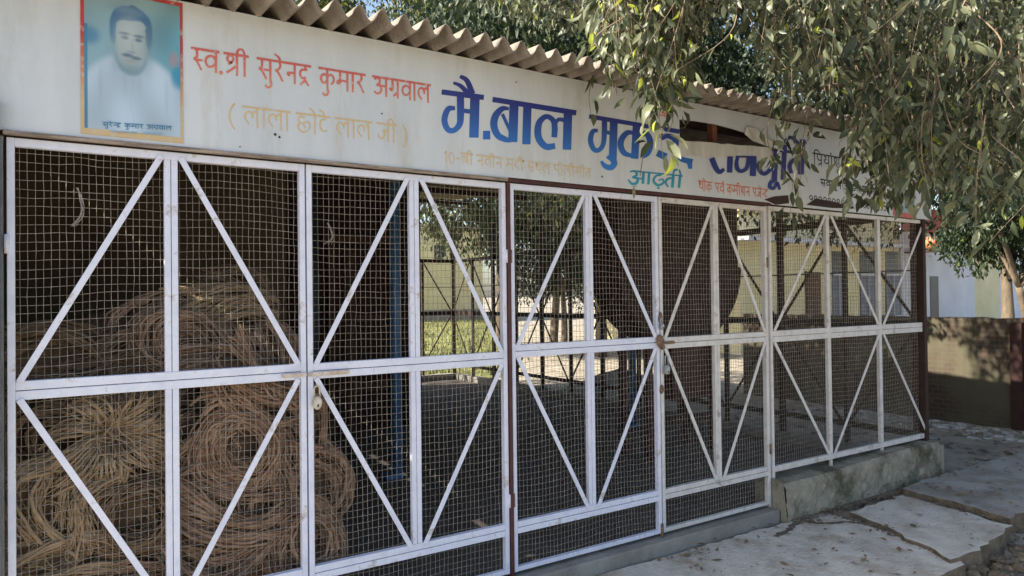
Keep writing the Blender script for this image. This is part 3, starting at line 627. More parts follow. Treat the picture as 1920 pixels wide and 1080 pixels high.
cream = grad_mat('pale_yellow_letter_paint', (.62, .46, .25), (.63, .48, .29), 2.2, 2.4, fadeS, 40, (.50, .74))
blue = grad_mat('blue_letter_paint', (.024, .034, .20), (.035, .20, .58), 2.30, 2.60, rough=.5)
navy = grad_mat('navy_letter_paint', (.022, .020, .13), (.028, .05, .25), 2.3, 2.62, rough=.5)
teal = grad_mat('teal_letter_paint', (.03, .22, .34), (.04, .34, .44), 2.2, 2.33)
orange = grad_mat('orange_letter_paint', (.60, .15, .10), (.64, .20, .12), 2.2, 2.4, fadeS, 80, (.55, .8))
ink_b = mat('black_letter_paint', (.02, .018, .016), (.035, .03, .028), 20, .6)
letter('S v . X I | s u r e n dr | k u m a r | A gr v a l', (359.5, 90), (807, 160), .090, 'lettering', red, .0108, sign)
letter('( | l a l a | ch a e t2 e | l a l | j I | )', (428, 196), (764, 238), .086, 'lettering', yel, .0075, sign, gap=.3)
letter('1 0 - b I | n v I n | m d I | s th l | p I l I bh I t', (832, 283), (1108, 317), .058, 'lettering', cream, .0075, sign, gap=.3)
letter('th a e k | E v * | k m I sh n | E j e N t2', (1309, 339), (1440, 356), .064, 'lettering', orange, .0085, sign, gap=.35)
letter('i pr y a * sh U | A gr v a l', (1524, 287), (1640, 307), .088, 'lettering', ink_b, .011, sign, gap=.3)
letter('s v a p U n | A a dh t e | ph l a', (1538, 336), (1640, 353), .05, 'lettering', ink_b, .010, sign, gap=.3)
letter('9 8 9 2 8 9 8 9 2 0', (1516, 365), (1600, 377), .062, 'lettering', ink_b, .009, sign)
letter('7 6 6 8 0 5 2 5 5 2', (1605, 372), (1668, 381), .068, 'lettering', ink_b, .010, sign)
def traced(strokes, ox, oy, sc_, name, material, y, parent):
    """strokes painted as they stand on the board: ([(x, y)...], width or widths)"""
    ink = Ink(y)
    for pts, wd in strokes:
        q = [(*p, wd[i] if hasattr(wd, '__len__') else wd) for i, p in enumerate(pts)]; q = cr(q, 7) if len(q) > 2 else [np.array(p, float) for p in q]
        P = [(ox + p[0] / sc_, oy + p[1] / sc_) for p in q]
        # ribbon edges are mapped one by one so the pen width follows the board
        k = len(ink.b.v); n = len(P); d = np.gradient(np.array(P), axis=0); d /= np.linalg.norm(d, axis=1)[:, None] + 1e-9
        for i in range(n):
            for sg in (1, -1):
                c = at(P[i][0] - sg * d[i][1] * q[i][2] / sc_ / 2, P[i][1] + sg * d[i][0] * q[i][2] / sc_ / 2, Y=ink.y); ink.b.v.append(tuple(c))
        for i in range(n - 1): ink.b.f.append((k + 2 * i, k + 2 * i + 1, k + 2 * i + 3, k + 2 * i + 2))
        ink.y -= .00003
    return ink.build(name, material, parent)
BL = [([(108, 201), (412, 241)], 38), ([(192, 135), (245, 158), (300, 215)], [20, 30, 40]), ([(240, 88), (290, 120), (330, 215)], [26, 36, 44]),
 ([(205, 318), (155, 325), (128, 400), (150, 468), (195, 478), (236, 436), (244, 370), (243, 225)], [28, 40, 44, 42, 38, 44, 50, 52]), ([(262, 335), (330, 345)], 32), ([(348, 230), (340, 530)], 68),
 ([(406, 512), (458, 512)], 62),
 ([(475, 255), (1078, 352)], 38), ([(630, 270), (620, 562)], 66), ([(592, 322), (545, 322), (498, 370), (484, 440), (510, 510), (560, 540), (605, 553)], [20, 38, 50, 52, 48, 42, 28]), ([(545, 360), (600, 480)], 24),
 ([(726, 295), (718, 578)], 60), ([(1018, 340), (1010, 617)], 62), ([(925, 590), (860, 595), (812, 545), (800, 480), (815, 415), (862, 378), (910, 405), (922, 460), (918, 528)], [42, 46, 50, 50, 44, 36, 38, 44, 40]), ([(915, 450), (950, 400), (1005, 410)], [24, 28, 28]),
 ([(1170, 377), (1820, 487)], 32), ([(1232, 478), (1195, 488), (1180, 550), (1202, 612), (1240, 620), (1272, 575), (1280, 480), (1280, 390)], [24, 34, 38, 36, 32, 34, 38, 40]), ([(1285, 490), (1340, 500)], 28), ([(1348, 405), (1340, 690)], 56),
 ([(1335, 680), (1352, 715), (1325, 745), (1285, 735), (1256, 700)], [44, 44, 42, 36, 20]), ([(1300, 665), (1330, 690)], 26),
 ([(1512, 425), (1498, 682)], 54), ([(1495, 498), (1445, 495), (1405, 540), (1398, 590), (1422, 640), (1475, 662)], [24, 36, 44, 44, 40, 26]), ([(1535, 522), (1580, 500), (1610, 560), (1592, 635), (1550, 668)], [26, 38, 46, 46, 34]),
 ([(1690, 540), (1735, 518), (1790, 545), (1795, 610), (1830, 680), (1915, 705)], [26, 36, 44, 40, 38, 40]), ([(1890, 690), (1900, 755)], [46, 26]), ([(1660, 640), (1725, 670)], 50)]
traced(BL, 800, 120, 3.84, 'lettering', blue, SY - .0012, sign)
NV = [([(170, 570), (205, 655), (240, 700), (285, 672)], [50, 50, 40, 30]), ([(340, 555), (335, 705)], 50), ([(410, 562), (398, 620), (410, 675), (445, 692), (490, 665), (508, 600), (510, 558)], [30, 36, 40, 34, 36, 40, 40]), ([(390, 558), (578, 560)], 18), ([(556, 558), (548, 737)], 56),
 ([(615, 600), (602, 650), (628, 705), (668, 712), (720, 660), (748, 590)], [30, 40, 40, 36, 36, 34]), ([(762, 490), (745, 782)], 50), ([(745, 775), (712, 800), (706, 838), (742, 848), (772, 800), (796, 862)], [36, 36, 36, 30, 30, 26]),
 ([(722, 492), (1045, 535)], 26), ([(842, 480), (826, 772)], 42), ([(842, 482), (858, 405), (900, 382), (955, 425), (1000, 490)], [36, 32, 30, 32, 34]), ([(985, 578), (925, 590), (888, 640), (902, 712)], [30, 36, 38, 34]), ([(1008, 400), (990, 722)], 52), ([(1005, 405), (1040, 440)], 26)]
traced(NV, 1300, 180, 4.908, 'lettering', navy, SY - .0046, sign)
TL = [([(1488, 770), (1845, 806)], 11), ([(1462, 775), (1500, 772), (1512, 800), (1480, 816)], [10, 16, 18, 12]), ([(1480, 816), (1518, 826), (1512, 856), (1478, 862), (1450, 832)], [12, 18, 20, 18, 10]), ([(1508, 820), (1560, 828)], 13), ([(1562, 778), (1556, 862)], 20), ([(1602, 784), (1596, 868)], 18),
 ([(1690, 800), (1652, 806), (1634, 840), (1662, 872), (1702, 858), (1700, 830), (1668, 838)], [12, 14, 18, 18, 16, 12, 10]), ([(1660, 892), (1676, 892)], 16), ([(1770, 822), (1738, 826), (1720, 852), (1740, 886)], [12, 16, 18, 12]), ([(1776, 800), (1768, 890)], 20), ([(1826, 800), (1816, 892)], 20), ([(1772, 800), (1788, 764), (1818, 766), (1830, 802)], [10, 14, 14, 14])]
traced(TL, 800, 120, 3.84, 'lettering', teal, SY - .0012, sign)
OM = [([(500, 660), (530, 640), (545, 670), (525, 690)], 9), ([(525, 690), (555, 700), (540, 720)], 9), ([(540, 680), (585, 675)], 9), ([(560, 640), (575, 715)], 8), ([(505, 705), (590, 712)], 6)]
traced(OM, 1080, 0, 3.27, 'lettering', orange, SY - .0012, sign)
# nail heads and small scratches
for (x, y, r_) in ((516, 252, .006), (524, 257, .005), (1129, 331, .006), (968, 154, .004), (981, 302, .004), (450, 275, .003), (716, 213, .004)):
    MB().ball(at(x, y, Y=SY - .002), (r_, .003, r_), 8, 5).build('nail_head', M['brown_dark'], sign)

# ------------------------------------------------------------------ portrait posters (printed, hung on the board)
def sm(a, b, x): t = np.clip((x - a) / (b - a), 0, 1); return t * t * (3 - 2 * t)
def ell(u, v, cu, cv, ru, rv, s=.12, rot=0): 
    du, dv = u - cu, v - cv; d = np.sqrt((du / ru) ** 2 + (dv / rv) ** 2); return 1 - sm(1 - s, 1 + s, d)
def poster():
    X0, X1, Z0, Z1 = -1.957, -1.598, 2.214, 2.790; t = thing('portrait_poster', 'faded blue printed portrait of a man with a moustache in a red and yellow border', 'poster', (0, 0, 0))
    y = SY - .004; b = MB().box(X0, X1, y, SY - .0005, Z0, Z1); b.build('backing', grad_mat('poster_border_print', (.46, .045, .045), (.58, .42, .22), 2.34, 2.60, (.52, .48, .40), 40, (.52, .75)), t)
    nu, nv = 110, 170; U, V = np.meshgrid(np.linspace(0, 1, nu), np.linspace(0, 1, nv)); C = np.zeros((nv, nu, 3))
    def mixc(mask, c): C[:] = C * (1 - mask[..., None]) + np.array(c) * mask[..., None]
    n = sum(rng.normal(0, 1, 1)[0] * np.sin(U * a + p) * np.cos(V * b2 + q) for a, b2, p, q in rng.uniform(2, 16, (9, 4))) * .03
    C[:] = np.array((.22, .36, .41)); mixc(sm(.45, 1, U) * .7, (.075, .29, .38)); mixc(sm(.72, 1, V) * .5, (.26, .36, .38)); mixc((1 - sm(0, .4, V)) * .6, (.31, .46, .58))
    sh = np.maximum(ell(U, V, .50, .12, .60, .46, .08), ell(U, V, .5, .30, .36, .26, .1)); mixc(sh, (.42, .52, .60)); mixc(ell(U, V, .5, .52, .14, .10, .2), (.40, .49, .53))
    mixc((1 - sm(.0, .05, U)) * sm(.08, .4, V) * .0 + (U < .03) * (V < .75) * .9, (.03, .19, .32))
    mixc(ell(U, V, .06, .67, .09, .06, .6) * .8, (.06, .20, .34)); mixc(ell(U, V, .93, .58, .05, .06, .6) * .6, (.40, .22, .22)); mixc(ell(U, V, .97, .45, .07, .08, .5) * .8, (.03, .26, .42))
    wv = .004 * np.sin(U * 34) + .003 * np.sin(U * 61 + V * 20)
    mixc(ell(U, V + wv, .475, .795, .215, .140, .05), (.060, .150, .275)); mixc(ell(U, V, .295, .74, .040, .10, .4), (.07, .165, .29)); mixc(ell(U, V, .660, .745, .038, .11, .4), (.055, .14, .255))
    d4 = (np.abs((U - .472) / .158) ** 3.2 + np.abs((V - .70) / .135) ** 3.2) ** (1 / 3.2); fore = 1 - sm(.93, 1.05, d4 + .10 * np.sin(U * 15 + 1.2) * (V > .78))
    face = np.clip(ell(U, V, .475, .595, .172, .160, .06) + fore, 0, 1); mixc(face, (.31, .40, .415)); mixc(ell(U, V, .455, .655, .115, .15, .9) * .8, (.44, .50, .49))
    mixc(ell(U, V, .40, .905, .10, .022, .9) * .45, (.20, .31, .42)); mixc(ell(U, V, .56, .885, .06, .02, .9) * .3, (.16, .27, .38))
    mixc((ell(U, V, .475, .595, .185, .178, .08) - ell(U, V, .475, .615, .155, .165, .16)).clip(0, 1) * sm(.62, .52, V) * .6, (.13, .28, .36))
    mixc(ell(U, V, .475, .465, .12, .03, .9) * .45, (.17, .31, .38))
    mixc(ell(U, V, .66, .62, .05, .16, .8) * .45, (.20, .31, .36)); mixc(ell(U, V, .30, .60, .03, .13, .8) * .4, (.22, .33, .38))
    mixc(ell(U, V, .42, .895, .16, .03, .9) * .4, (.16, .26, .36))
    mixc(ell(U, V, .405, .722, .058, .011, .6) * .7, (.14, .19, .25)); mixc(ell(U, V, .555, .717, .056, .011, .6) * .8, (.10, .15, .21))
    mixc(ell(U, V, .41, .692, .036, .013, .7) * .75, (.13, .18, .23)); mixc(ell(U, V, .552, .688, .036, .013, .7) * .85, (.08, .12, .18))
    mixc(ell(U, V, .49, .625, .016, .06, .9) * .35, (.26, .31, .33)); mixc(ell(U, V, .48, .592, .045, .010, .8) * .45, (.20, .24, .27))
    mixc(ell(U, V, .435, .565, .055, .014, .5) * .85, (.10, .17, .23)); mixc(ell(U, V, .525, .552, .055, .013, .5) * .85, (.10, .17, .23)); mixc(ell(U, V, .485, .525, .055, .010, .8) * .4, (.28, .26, .29))
    mixc(ell(U, V, .16, .34, .02, .12, .9) * .3, (.26, .35, .42)); mixc(ell(U, V, .85, .30, .02, .12, .9) * .3, (.26, .35, .42)); mixc((np.abs(U - .48 - .02 * np.sin(V * 20)) < .006) * (V < .40) * .25, (.3, .4, .5))
    mixc(ell(U, V, .41, .36, .02, .10, .8) * .25, (.30, .40, .48)); mixc(ell(U, V, .56, .37, .02, .09, .8) * .25, (.30, .40, .48))
    C = (C * (1 + n[..., None])).clip(0.01, 1)
    x0, x1, z0, z1 = X0 + .012, X1 - .011, Z0 + .022, Z1 - .016
    me = bpy.data.meshes.new('print'); rip = .0008 * np.sin(U * 9 + V * 4)
    P = np.stack([x0 + (x1 - x0) * U, np.full_like(U, y - .0015) + rip, z0 + (z1 - z0) * V], -1).reshape(-1, 3)
    idx = np.arange(nv * nu).reshape(nv, nu); Fq = np.stack([idx[:-1, :-1], idx[:-1, 1:], idx[1:, 1:], idx[1:, :-1]], -1).reshape(-1, 4)
    me.from_pydata(P.tolist(), [], Fq.tolist()); at_ = me.color_attributes.new('ink', 'FLOAT_COLOR', 'POINT'); at_.data.foreach_set('color', np.concatenate([C.reshape(-1, 3), np.ones((nv * nu, 1))], 1).ravel())
    pm = bpy.data.materials.new('poster_print'); pm.use_nodes = True; nt = pm.node_tree; a = nt.nodes.new('ShaderNodeAttribute'); a.attribute_name = 'ink'; nt.links.new(a.outputs['Color'], nt.nodes['Principled BSDF'].inputs['Base Color']); nt.nodes['Principled BSDF'].inputs['Roughness'].default_value = .45
    me.materials.append(pm); o = bpy.data.objects.new('print', me); col.objects.link(o); o.parent = t
    cap = mat('blue_caption_ink', (.04, .17, .32), (.10, .26, .40), 60, .5)
    letter('s u r e N dr | k u m a r | A gr v a l', (192, 229), (322, 237), .017, 'caption', cap, .0032, t, y - .004)
    letter('p n m v l | n l v m', (207, 245), (305, 250), .010, 'caption', mat('pale_caption_ink', (.22, .40, .50), (.30, .46, .55), 60, .5), .0018, t, y - .004)
poster()
def small_poster():
    q = [at(1677, 352, Y=SY - .004), at(1716, 362, Y=SY - .004), at(1716, 411, Y=SY - .004), at(1675, 404, Y=SY - .004)]
    t = thing('portrait_poster', 'small faded blue picture at the right end of the sign, half behind leaves', 'poster', (0, 0, 0))
    MB().prism(q, (0, .0035, 0)).build('backing', M['red_paint'], t)
    x0, x1, z0, z1 = q[0].x + .004, q[1].x - .006, q[2].z + .045, q[0].z - .004; y = SY - .0055
    MB().prism([(x0, y, z0), (x1, y, z0), (x1, y, z1), (x0, y, z1)], (0, .001, 0)).build('print', mat('pale_blue_print', (.24, .34, .38), (.34, .43, .46), 9, .5), t)
    b = MB(); c = ((x0 + x1) / 2 + .03); b.prism([(c - .035, y - .001, z0 + .04), (c + .03, y - .001, z0 + .03), (c + .045, y - .001, z0 + .13), (c + .01, y - .001, z0 + .2), (c - .03, y - .001, z0 + .16)], (0, .0006, 0)); b.build('figure', mat('dark_blue_print', (.03, .06, .07), (.05, .09, .10), 9, .5), t)
small_poster()

# ------------------------------------------------------------------ pillar at the left edge
pl = thing('gate_pillar', 'cream ribbed pillar edge with a dark steel angle at the far left', 'pillar', (-2.215, -.02, 0))
b = MB()
for k in range(46): b.box(-.5, -.012, -.052, -.02, .0 + k * .05, .047 + k * .05)
b.build('ribbed_face', mat('cream_plaster', (.50, .47, .41), (.62, .59, .52), 20, .9, .3, 60), pl, bevel=.006)
MB().box(-.010, .006, -.060, -.014, 0, 2.305).build('steel_angle', M['steel'], pl, bevel=.003)

# ------------------------------------------------------------------ jute rope heap
def hank(kind, px, py, Y, sx, sz, rot, material, label, n=46):
    """one bundle of jute rope: many strands over a soft core. sx, sz: half extents in metres, facing the gate"""
    c = at(px, py, Y=Y); t = thing('rope_bundle', label, 'rope bundle', c, 'jute rope bundles heaped behind the gate'); S = MB(); ca, sa = math.cos(rot), math.sin(rot); dy = .6 * min(sx, sz)
    ymin = .045 - c.y
    def put(P): return [(u * ca - v * sa, max(d, ymin + .01 * random.random()), u * sa + v * ca) for u, d, v in P]
    ng = max(7, n // (4 if kind == 'bow' else 6)); wob = rng.uniform(0, 6.28, 6)
    for gi in range(ng):
      gd = random.gauss(0, .034); gph = 6.283 * gi / ng + random.gauss(0, .2); gb = random.gauss(0, .45); gL = random.uniform(.75, 1.08); gq = random.uniform(.30, 1.0) ** .7; go = (gi + .5) / ng * 2 - 1 + random.gauss(0, .06); gbow = random.uniform(.15, .65); gtw = random.gauss(0, .30); gsp = random.uniform(3.6, 6.2); gx, gz = random.gauss(0, .10), random.gauss(0, .10); gk = random.gauss(0, .12)
      for i in range(random.randint(11, 17)):
        r_ = random.uniform(.0046, .0085) if random.random() < .33 else random.uniform(.0018, .0038); P = []; NX, ND, NZ = (noise1(18, .010, 4) for _ in range(3))
        if kind == 'bow':
            ph = gph + random.gauss(0, .10); L = gL * random.uniform(.85, 1.05); bend = gb + random.gauss(0, .10); sp = random.gauss(0, .10)
            for k in range(10):
                s = k / 9; a = ph + bend * s * s; q = L * s ** .85; P.append((sx * (q * math.cos(a) + sp * s * math.sin(a)), -dy * math.sin(min(1, s * 1.1) * 2.7) * .9 + gd * s, sz * (q * math.sin(a) - sp * s * math.cos(a)) - .30 * sz * s * s * abs(math.cos(a))))
        elif kind == 'coil':
            q = gq + random.gauss(0, .045); ph = gph + random.gauss(0, .25)
            for k in range(18):
                a = ph + gsp * k / 17; w1 = 1 + .10 * math.sin(2 * a + gk * 9 + wob[0]) + .05 * math.sin(5 * a + i); P.append((sx * (q * w1 * math.cos(a) + gx), -dy * math.sqrt(max(0, 1.06 - q * q)) + gd + random.gauss(0, .004), sz * (q * w1 * math.sin(a) + gz)))
        else:
            o = go + random.gauss(0, .045); bow = gbow + random.gauss(0, .04); tw = gtw + random.gauss(0, .05); u0, u1 = -random.uniform(.8, 1.05), random.uniform(.8, 1.05)
            for k in range(13):
                s = u0 + (u1 - u0) * k / 12; P.append((sx * s, -dy * math.sqrt(max(0, 1.08 - min(1, o * o))) * (1 - .35 * s * s) + gd + random.gauss(0, .004), sz * (o * (1 - .40 * s * s) + bow * (1 - s * s) - .25 + tw * s + .10 * math.sin(3.1 * s + wob[1] + gk * 8)) + random.gauss(0, .003)))
        P = [(u + NX[k], d + .8 * ND[k], v + NZ[k]) for k, (u, d, v) in enumerate(P)]
        S.tube(put(cr(P, 2)), r_, 4, caps=False)
    for i in range(n // 3):
        a0 = random.random() * 6.28; q = random.uniform(.3, 1.0); P = []; cx_, cz_ = sx * q * math.cos(a0), sz * q * math.sin(a0); a1 = random.random() * 6.28
        for k in range(7):
            a1 += random.gauss(0, .55); cx_ += .035 * math.cos(a1); cz_ += .035 * math.sin(a1) - .006; e_ = (cx_ / sx) ** 2 + (cz_ / sz) ** 2
            if e_ > 1: break
            P.append((cx_, -dy * math.sqrt(1.1 - e_) - random.uniform(0, .02), cz_))
        if len(P) > 2: S.tube(put(cr(P, 2)), random.uniform(.0010, .0028), 4, caps=False)
    S.build('strands', material, t, smooth=True)
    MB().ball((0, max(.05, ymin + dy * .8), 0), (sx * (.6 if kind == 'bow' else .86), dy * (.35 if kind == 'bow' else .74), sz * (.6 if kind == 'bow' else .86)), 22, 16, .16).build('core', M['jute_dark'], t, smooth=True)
    if kind == 'bow': MB().tube([(.02 * math.cos(a), -dy * .15 - .03 + .02 * math.sin(a), .015 * math.sin(a * 2)) for a in np.linspace(0, 6.2, 12)], .008, 5).build('tie', M['jute_pale'], t)
    # loose ends
    return t
j, jp, jd = M['jute'], M['jute_pale'], M['jute_dark']
LB = 'brown jute rope bundle packed in the heap behind the left gate leaf'
HK = [('bow', 205, 808, .22, .30, .24, .1, jp, 'pale rope bundle tied at its centre with strands fanning out like a bow', 80),
 ('coil', 435, 835, .22, .17, .20, .2, j, 'rope bundle coiled into oval rings beside the gate centre line', 60),
 ('arc', 470, 730, .25, .22, .17, 2.6, j, 'rope bundle hanging in U shaped loops under the mid rail', 60),
 ('arc', 420, 980, .20, .26, .20, 3.0, j, 'wide rope bundle sagging in deep loops low behind the right half of the leaf', 80),
 ('coil', 560, 1010, .22, .19, .21, .1, j, 'rope bundle bulging past the gate edge into the second leaf at the bottom', 70),
 ('arc', 410, 590, .60, .26, .17, .25, jp, 'rope bundle draped over the top of the heap', 70), ('coil', 340, 640, .55, .22, .18, -.1, j, LB, 60), ('arc', 440, 560, .85, .22, .14, -.5, jd, LB, 50), ('arc', 300, 610, .62, .15, .17, 1.3, j, LB, 46),
 ('arc', 510, 660, .50, .17, .16, -1.1, j, LB, 50), ('arc', 540, 800, .35, .18, .20, -.8, j, LB, 60), ('arc', 110, 930, .20, .17, .24, 1.2, jp, LB, 60), ('coil', 250, 960, .22, .20, .17, .3, jd, LB, 60),
 ('arc', 90, 1060, .20, .24, .15, .1, jp, LB, 50), ('arc', 300, 1060, .20, .26, .14, -.2, j, LB, 50), ('arc', 340, 860, .30, .20, .22, .9, j, LB, 60), ('coil', 110, 800, .35, .20, .19, 0, jd, LB, 50),
 ('arc', 250, 680, .55, .28, .15, .1, jd, LB, 56), ('arc', 120, 690, .60, .24, .16, -.2, jd, LB, 50), ('coil', 590, 900, .35, .17, .20, .2, j, LB, 60), ('arc', 500, 920, .26, .18, .16, 1.8, j, LB, 50), ('arc', 60, 700, .9, .2, .17, .4, jd, LB, 40), ('arc', 400, 700, .5, .25, .14, .1, j, LB, 56)]
for h_ in HK: hank(*h_[:9], n=h_[9])
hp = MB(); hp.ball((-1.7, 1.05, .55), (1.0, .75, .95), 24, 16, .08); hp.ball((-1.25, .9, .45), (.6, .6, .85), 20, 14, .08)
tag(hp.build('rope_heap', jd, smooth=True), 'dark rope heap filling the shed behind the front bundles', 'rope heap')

# a few white twine wisps caught in the mesh
def wisp(px, py, L, label, n=4):
    p = at(px, py, Y=.012); b = MB()
    for i in range(n): b.tube(cr([(p.x + random.gauss(0, .004), p.y, p.z), (p.x + random.gauss(.006, .006), p.y - .01, p.z - L * .35), (p.x + random.gauss(.01, .01), p.y - .012, p.z - L * .7), (p.x + random.gauss(-.012, .014), p.y, p.z - L)], 5), .0007, 4)
    tag(b.build('twine_wisp', M['twine']), label, 'twine')
wisp(146, 352, .15, 'white twine wisp caught in the mesh of the far left leaf', 5)
wisp(616, 418, .10, 'grey twine wisp caught in the mesh near the round padlock leaf top', 4)

# ------------------------------------------------------------------ big dark drum inside the shed
def drum():
    Y = 1.62; c = at(1262, 470, Y=Y); l = at(1146, 470, Y=Y).x; r_ = at(1370, 470, Y=Y).x; rad = (r_ - l) / 2; cx = (l + r_) / 2; zb = at(1262, 645, Y=Y).z
    t = thing('grain_drum', 'big dark maroon round bottomed drum standing on legs behind the right gates', 'drum', (cx, Y, .06)); n = 28; prof = []
    zc = zb + rad * .92 - .06
    for i in range(n + 1):
        a = math.pi + math.pi * i / n; prof.append((rad * math.cos(a), zc + rad * .92 * math.sin(a)))
    prof += [(rad, 2.55), (-rad, 2.55)]
    MB().prism([(x, -.10, z) for x, z in prof], (0, .42, 0)).build('body', M['maroon_dark'], t, bevel=.02)
    b = MB().tube([(x, -.10, z) for x, z in prof[:n + 1]], .022, 8); b.build('rim', M['maroon_dark'], t, smooth=True)
    for x in (-.30, .34):
        for y in (-.06, .28): MB().box(x * rad / .6 - .03, x * rad / .6 + .03, y, y + .06, 0, zb + .25).build('leg', M['maroon'], t)
    MB().box(-.30 * rad / .6, .34 * rad / .6, -.05, -.02, .30, .36).build('cross_bar', M['maroon_dark'], t)
    MB().box(-.05, .55 * rad, .0, .25, .5, zb - .02).build('chute', M['maroon'], t)
drum()

# ------------------------------------------------------------------ boundary wall, buildings behind
def brick_wall():
    t = thing('boundary_wall', 'low dark brick boundary wall right of the shed with a patch of sun', 'wall', (7.21, 0, 0)); b = MB(); ys = np.linspace(-7, 4.3, 114)
    z1 = 1.245
    for x in (0, .22):
        for y in ys: b.v += [(x + rng.normal(0, .004), y, -.1), (x + rng.normal(0, .004), y, z1 + rng.normal(0, .006))]
    n = len(ys)
    for i in range(n - 1): b.f += [(2 * i + 2, 2 * i, 2 * i + 1, 2 * i + 3), (2 * n + 2 * i, 2 * n + 2 * i + 2, 2 * n + 2 * i + 3, 2 * n + 2 * i + 1), (2 * i + 1, 2 * n + 2 * i + 1, 2 * n + 2 * i + 3, 2 * i + 3)]
    b.f += [(0, 2 * n, 2 * n + 1, 1), (2 * n - 2, 2 * n - 1, 4 * n - 1, 4 * n - 2)]
    b.build('wall', M['brick'], t)
    yq = at(1905, 680, X=7.15).y; MB().box(-.06, 0.0, yq - .06, yq + .06, -.05, 1.2).build('pier', M['maroon_dark'], t)
brick_wall()
def bx(px0, px1, py0, py1, Y, d, mb, dy=0):
    """box on the front plane Y spanning pixels"""
    a = at(px0, py0, Y=Y); c = at(px1, py1, Y=Y); z0, z1 = sorted((a.z, c.z)); return mb.box(a.x, c.x, Y - d + dy, Y + dy, z0, z1)
def far_building():
    Y = 9.0; t = thing('yellow_building', 'yellow building with three blue windows and a brown door beyond the mesh', 'building', (0, 0, 0)); xa = at(1386, 500, Y=Y).x; xb = at(1686, 500, Y=Y).x
    MB().box(xa, xb, Y, Y + 6, -.1, 3.72).build('wall', M['yellow_wall'], t)
    MB().box(xa - .3, xb + .02, Y - .55, Y + .02, 2.93, 3.02).build('sunshade', M['white_wall'], t)
    MB().box(xa - .1, xb, Y - .1, Y + 6.1, 3.72, 3.86).build('parapet', M['yellow_wall'], t)
    for p0, p1 in ((1559, 1583), (1611, 1641), (1659, 1686)):
        wn = bx(p0, p1, 471, 594, Y, .02, MB(), .005).build('window', M['bldg_dark'], t)
        bx(p0, p1, 516, 594, Y, .02, MB(), -.02).build('lower_panel', M['bldg_blue'], wn)
        f = bx(p0, p1, 513, 517, Y, .03, MB(), -.05); mid = (p0 + p1) / 2; bx(mid - 1, mid + 1, 517, 594, Y, .03, f, -.05); bx(p0, p1, 592, 596, Y, .03, f, -.05); f.build('railing', M['white_wall'], wn)
    d = bx(1511, 1540, 510, 640, Y, .03, MB(), .005).build('door', M['door_wood'], t); 
    MB().box(at(1509, 520, Y=Y).x, at(1511, 520, Y=Y).x, Y - .05, Y, 0, 2.18).build('frame', M['brown_dark'], d)
    t2 = thing('white_building', 'white building with a dark doorway right of the yellow building', 'building', (0, 0, 0)); xc = at(1824, 500, Y=Y).x; xe = at(1872, 500, Y=Y).x; xf = at(2050, 500, Y=Y).x
    MB().box(xb + .03, xc, Y - .05, Y + 6, -.1, 3.5).build('wall', M['white_wall'], t2)
    q = bx(1743, 1760, 518, 600, Y - .05, .02, MB(), .004).build('doorway', M['bldg_dark'], t2)
    MB().box(xb + .03, xc, Y - .12, Y - .052, 3.5, 4.3).build('parapet', M['red_paint'], t2)
    MB().box(xc, xe, Y - .02, Y + 6, -.1, 3.4).build('side_wall', M['yellow_wall'], t2); MB().box(xe, xf, Y + .01, Y + 6, -.1, 3.4).build('side_wall', M['white_wall'], t2)
    c = at(1746, 458, Y=Y - .8); pt = thing('clay_pot', 'orange clay pot on a bracket of the white wall behind the sign end', 'pot', c)
    prof = [(r_ * .55, z * .6) for r_, z in ((.0, -.34), (.18, -.34), (.30, -.15), (.36, .05), (.30, .22), (.22, .28), (.28, .36), (.26, .38))]; b = MB(); n = 16
    for r_, z in prof: b.v += [(r_ * math.cos(6.2832 * k / n), r_ * math.sin(6.2832 * k / n), z) for k in range(n)]
    for i in range(len(prof) - 1):
        for k in range(n): b.f.append((i * n + k, i * n + (k + 1) % n, (i + 1) * n + (k + 1) % n, (i + 1) * n + k))
    b.build('pot', M['orange_clay'], pt, smooth=True); MB().box(-.18, .18, -.2, .78, -.24, -.205).build('bracket', M['brown_dark'], pt)
    # yellow house behind the lawn
    Y2 = 26; h_ = thing('yellow_house', 'yellow house with one small window beyond the lawn behind the shed', 'house', (0, 0, 0)); x0, x1 = at(700, 500, Y=Y2).x, at(905, 500, Y=Y2).x
    MB().box(x0, x1, Y2, Y2 + 5, .0, 4.75).build('wall', M['yellow_wall'], h_); MB().box(x0 - .2, x1 + .2, Y2 - .2, Y2 + 5.2, 4.75, 4.95).build('roof_slab', M['concrete'], h_)
    bx(814, 836, 460, 486, Y2, .03, MB(), .01).build('window', M['bldg_dark'], h_); MB().box(x0, x1, Y2 - .06, Y2, 0, 1.0).build('base_band', M['concrete'], h_)
    yw = thing('yard_wall', 'pale sunlit yard wall far behind the right side mesh', 'wall', (0, 0, 0)); MB().box(17, 34, 19.0, 19.25, -.1, 1.9).build('wall', M['yellow_wall'], yw); MB().box(17, 34, 18.97, 19.28, 1.9, 1.98).build('coping', M['concrete'], yw)
far_building()
# heap of sand beyond the side mesh
b = MB(); c = at(1165, 735, Z=0)
for j_ in range(9):
    for i in range(24):
        q = j_ / 8; a = 6.283 * i / 24; rr = q * 1.0 * (1 + .12 * math.sin(3 * a) + random.gauss(0, .03)); b.v.append((c.x + rr * math.cos(a) * 1.3, c.y + rr * math.sin(a), .42 * (1 - q) ** .9 * (1 + random.gauss(0, .05)) - .05))
for j_ in range(8):
    for i in range(24): b.f.append((j_ * 24 + i, (j_ + 1) * 24 + i, (j_ + 1) * 24 + (i + 1) % 24, j_ * 24 + (i + 1) % 24))
tag(b.build('sand_heap', M['dirt'], smooth=True), 'low grey sand heap beyond the side mesh wall', 'sand heap')

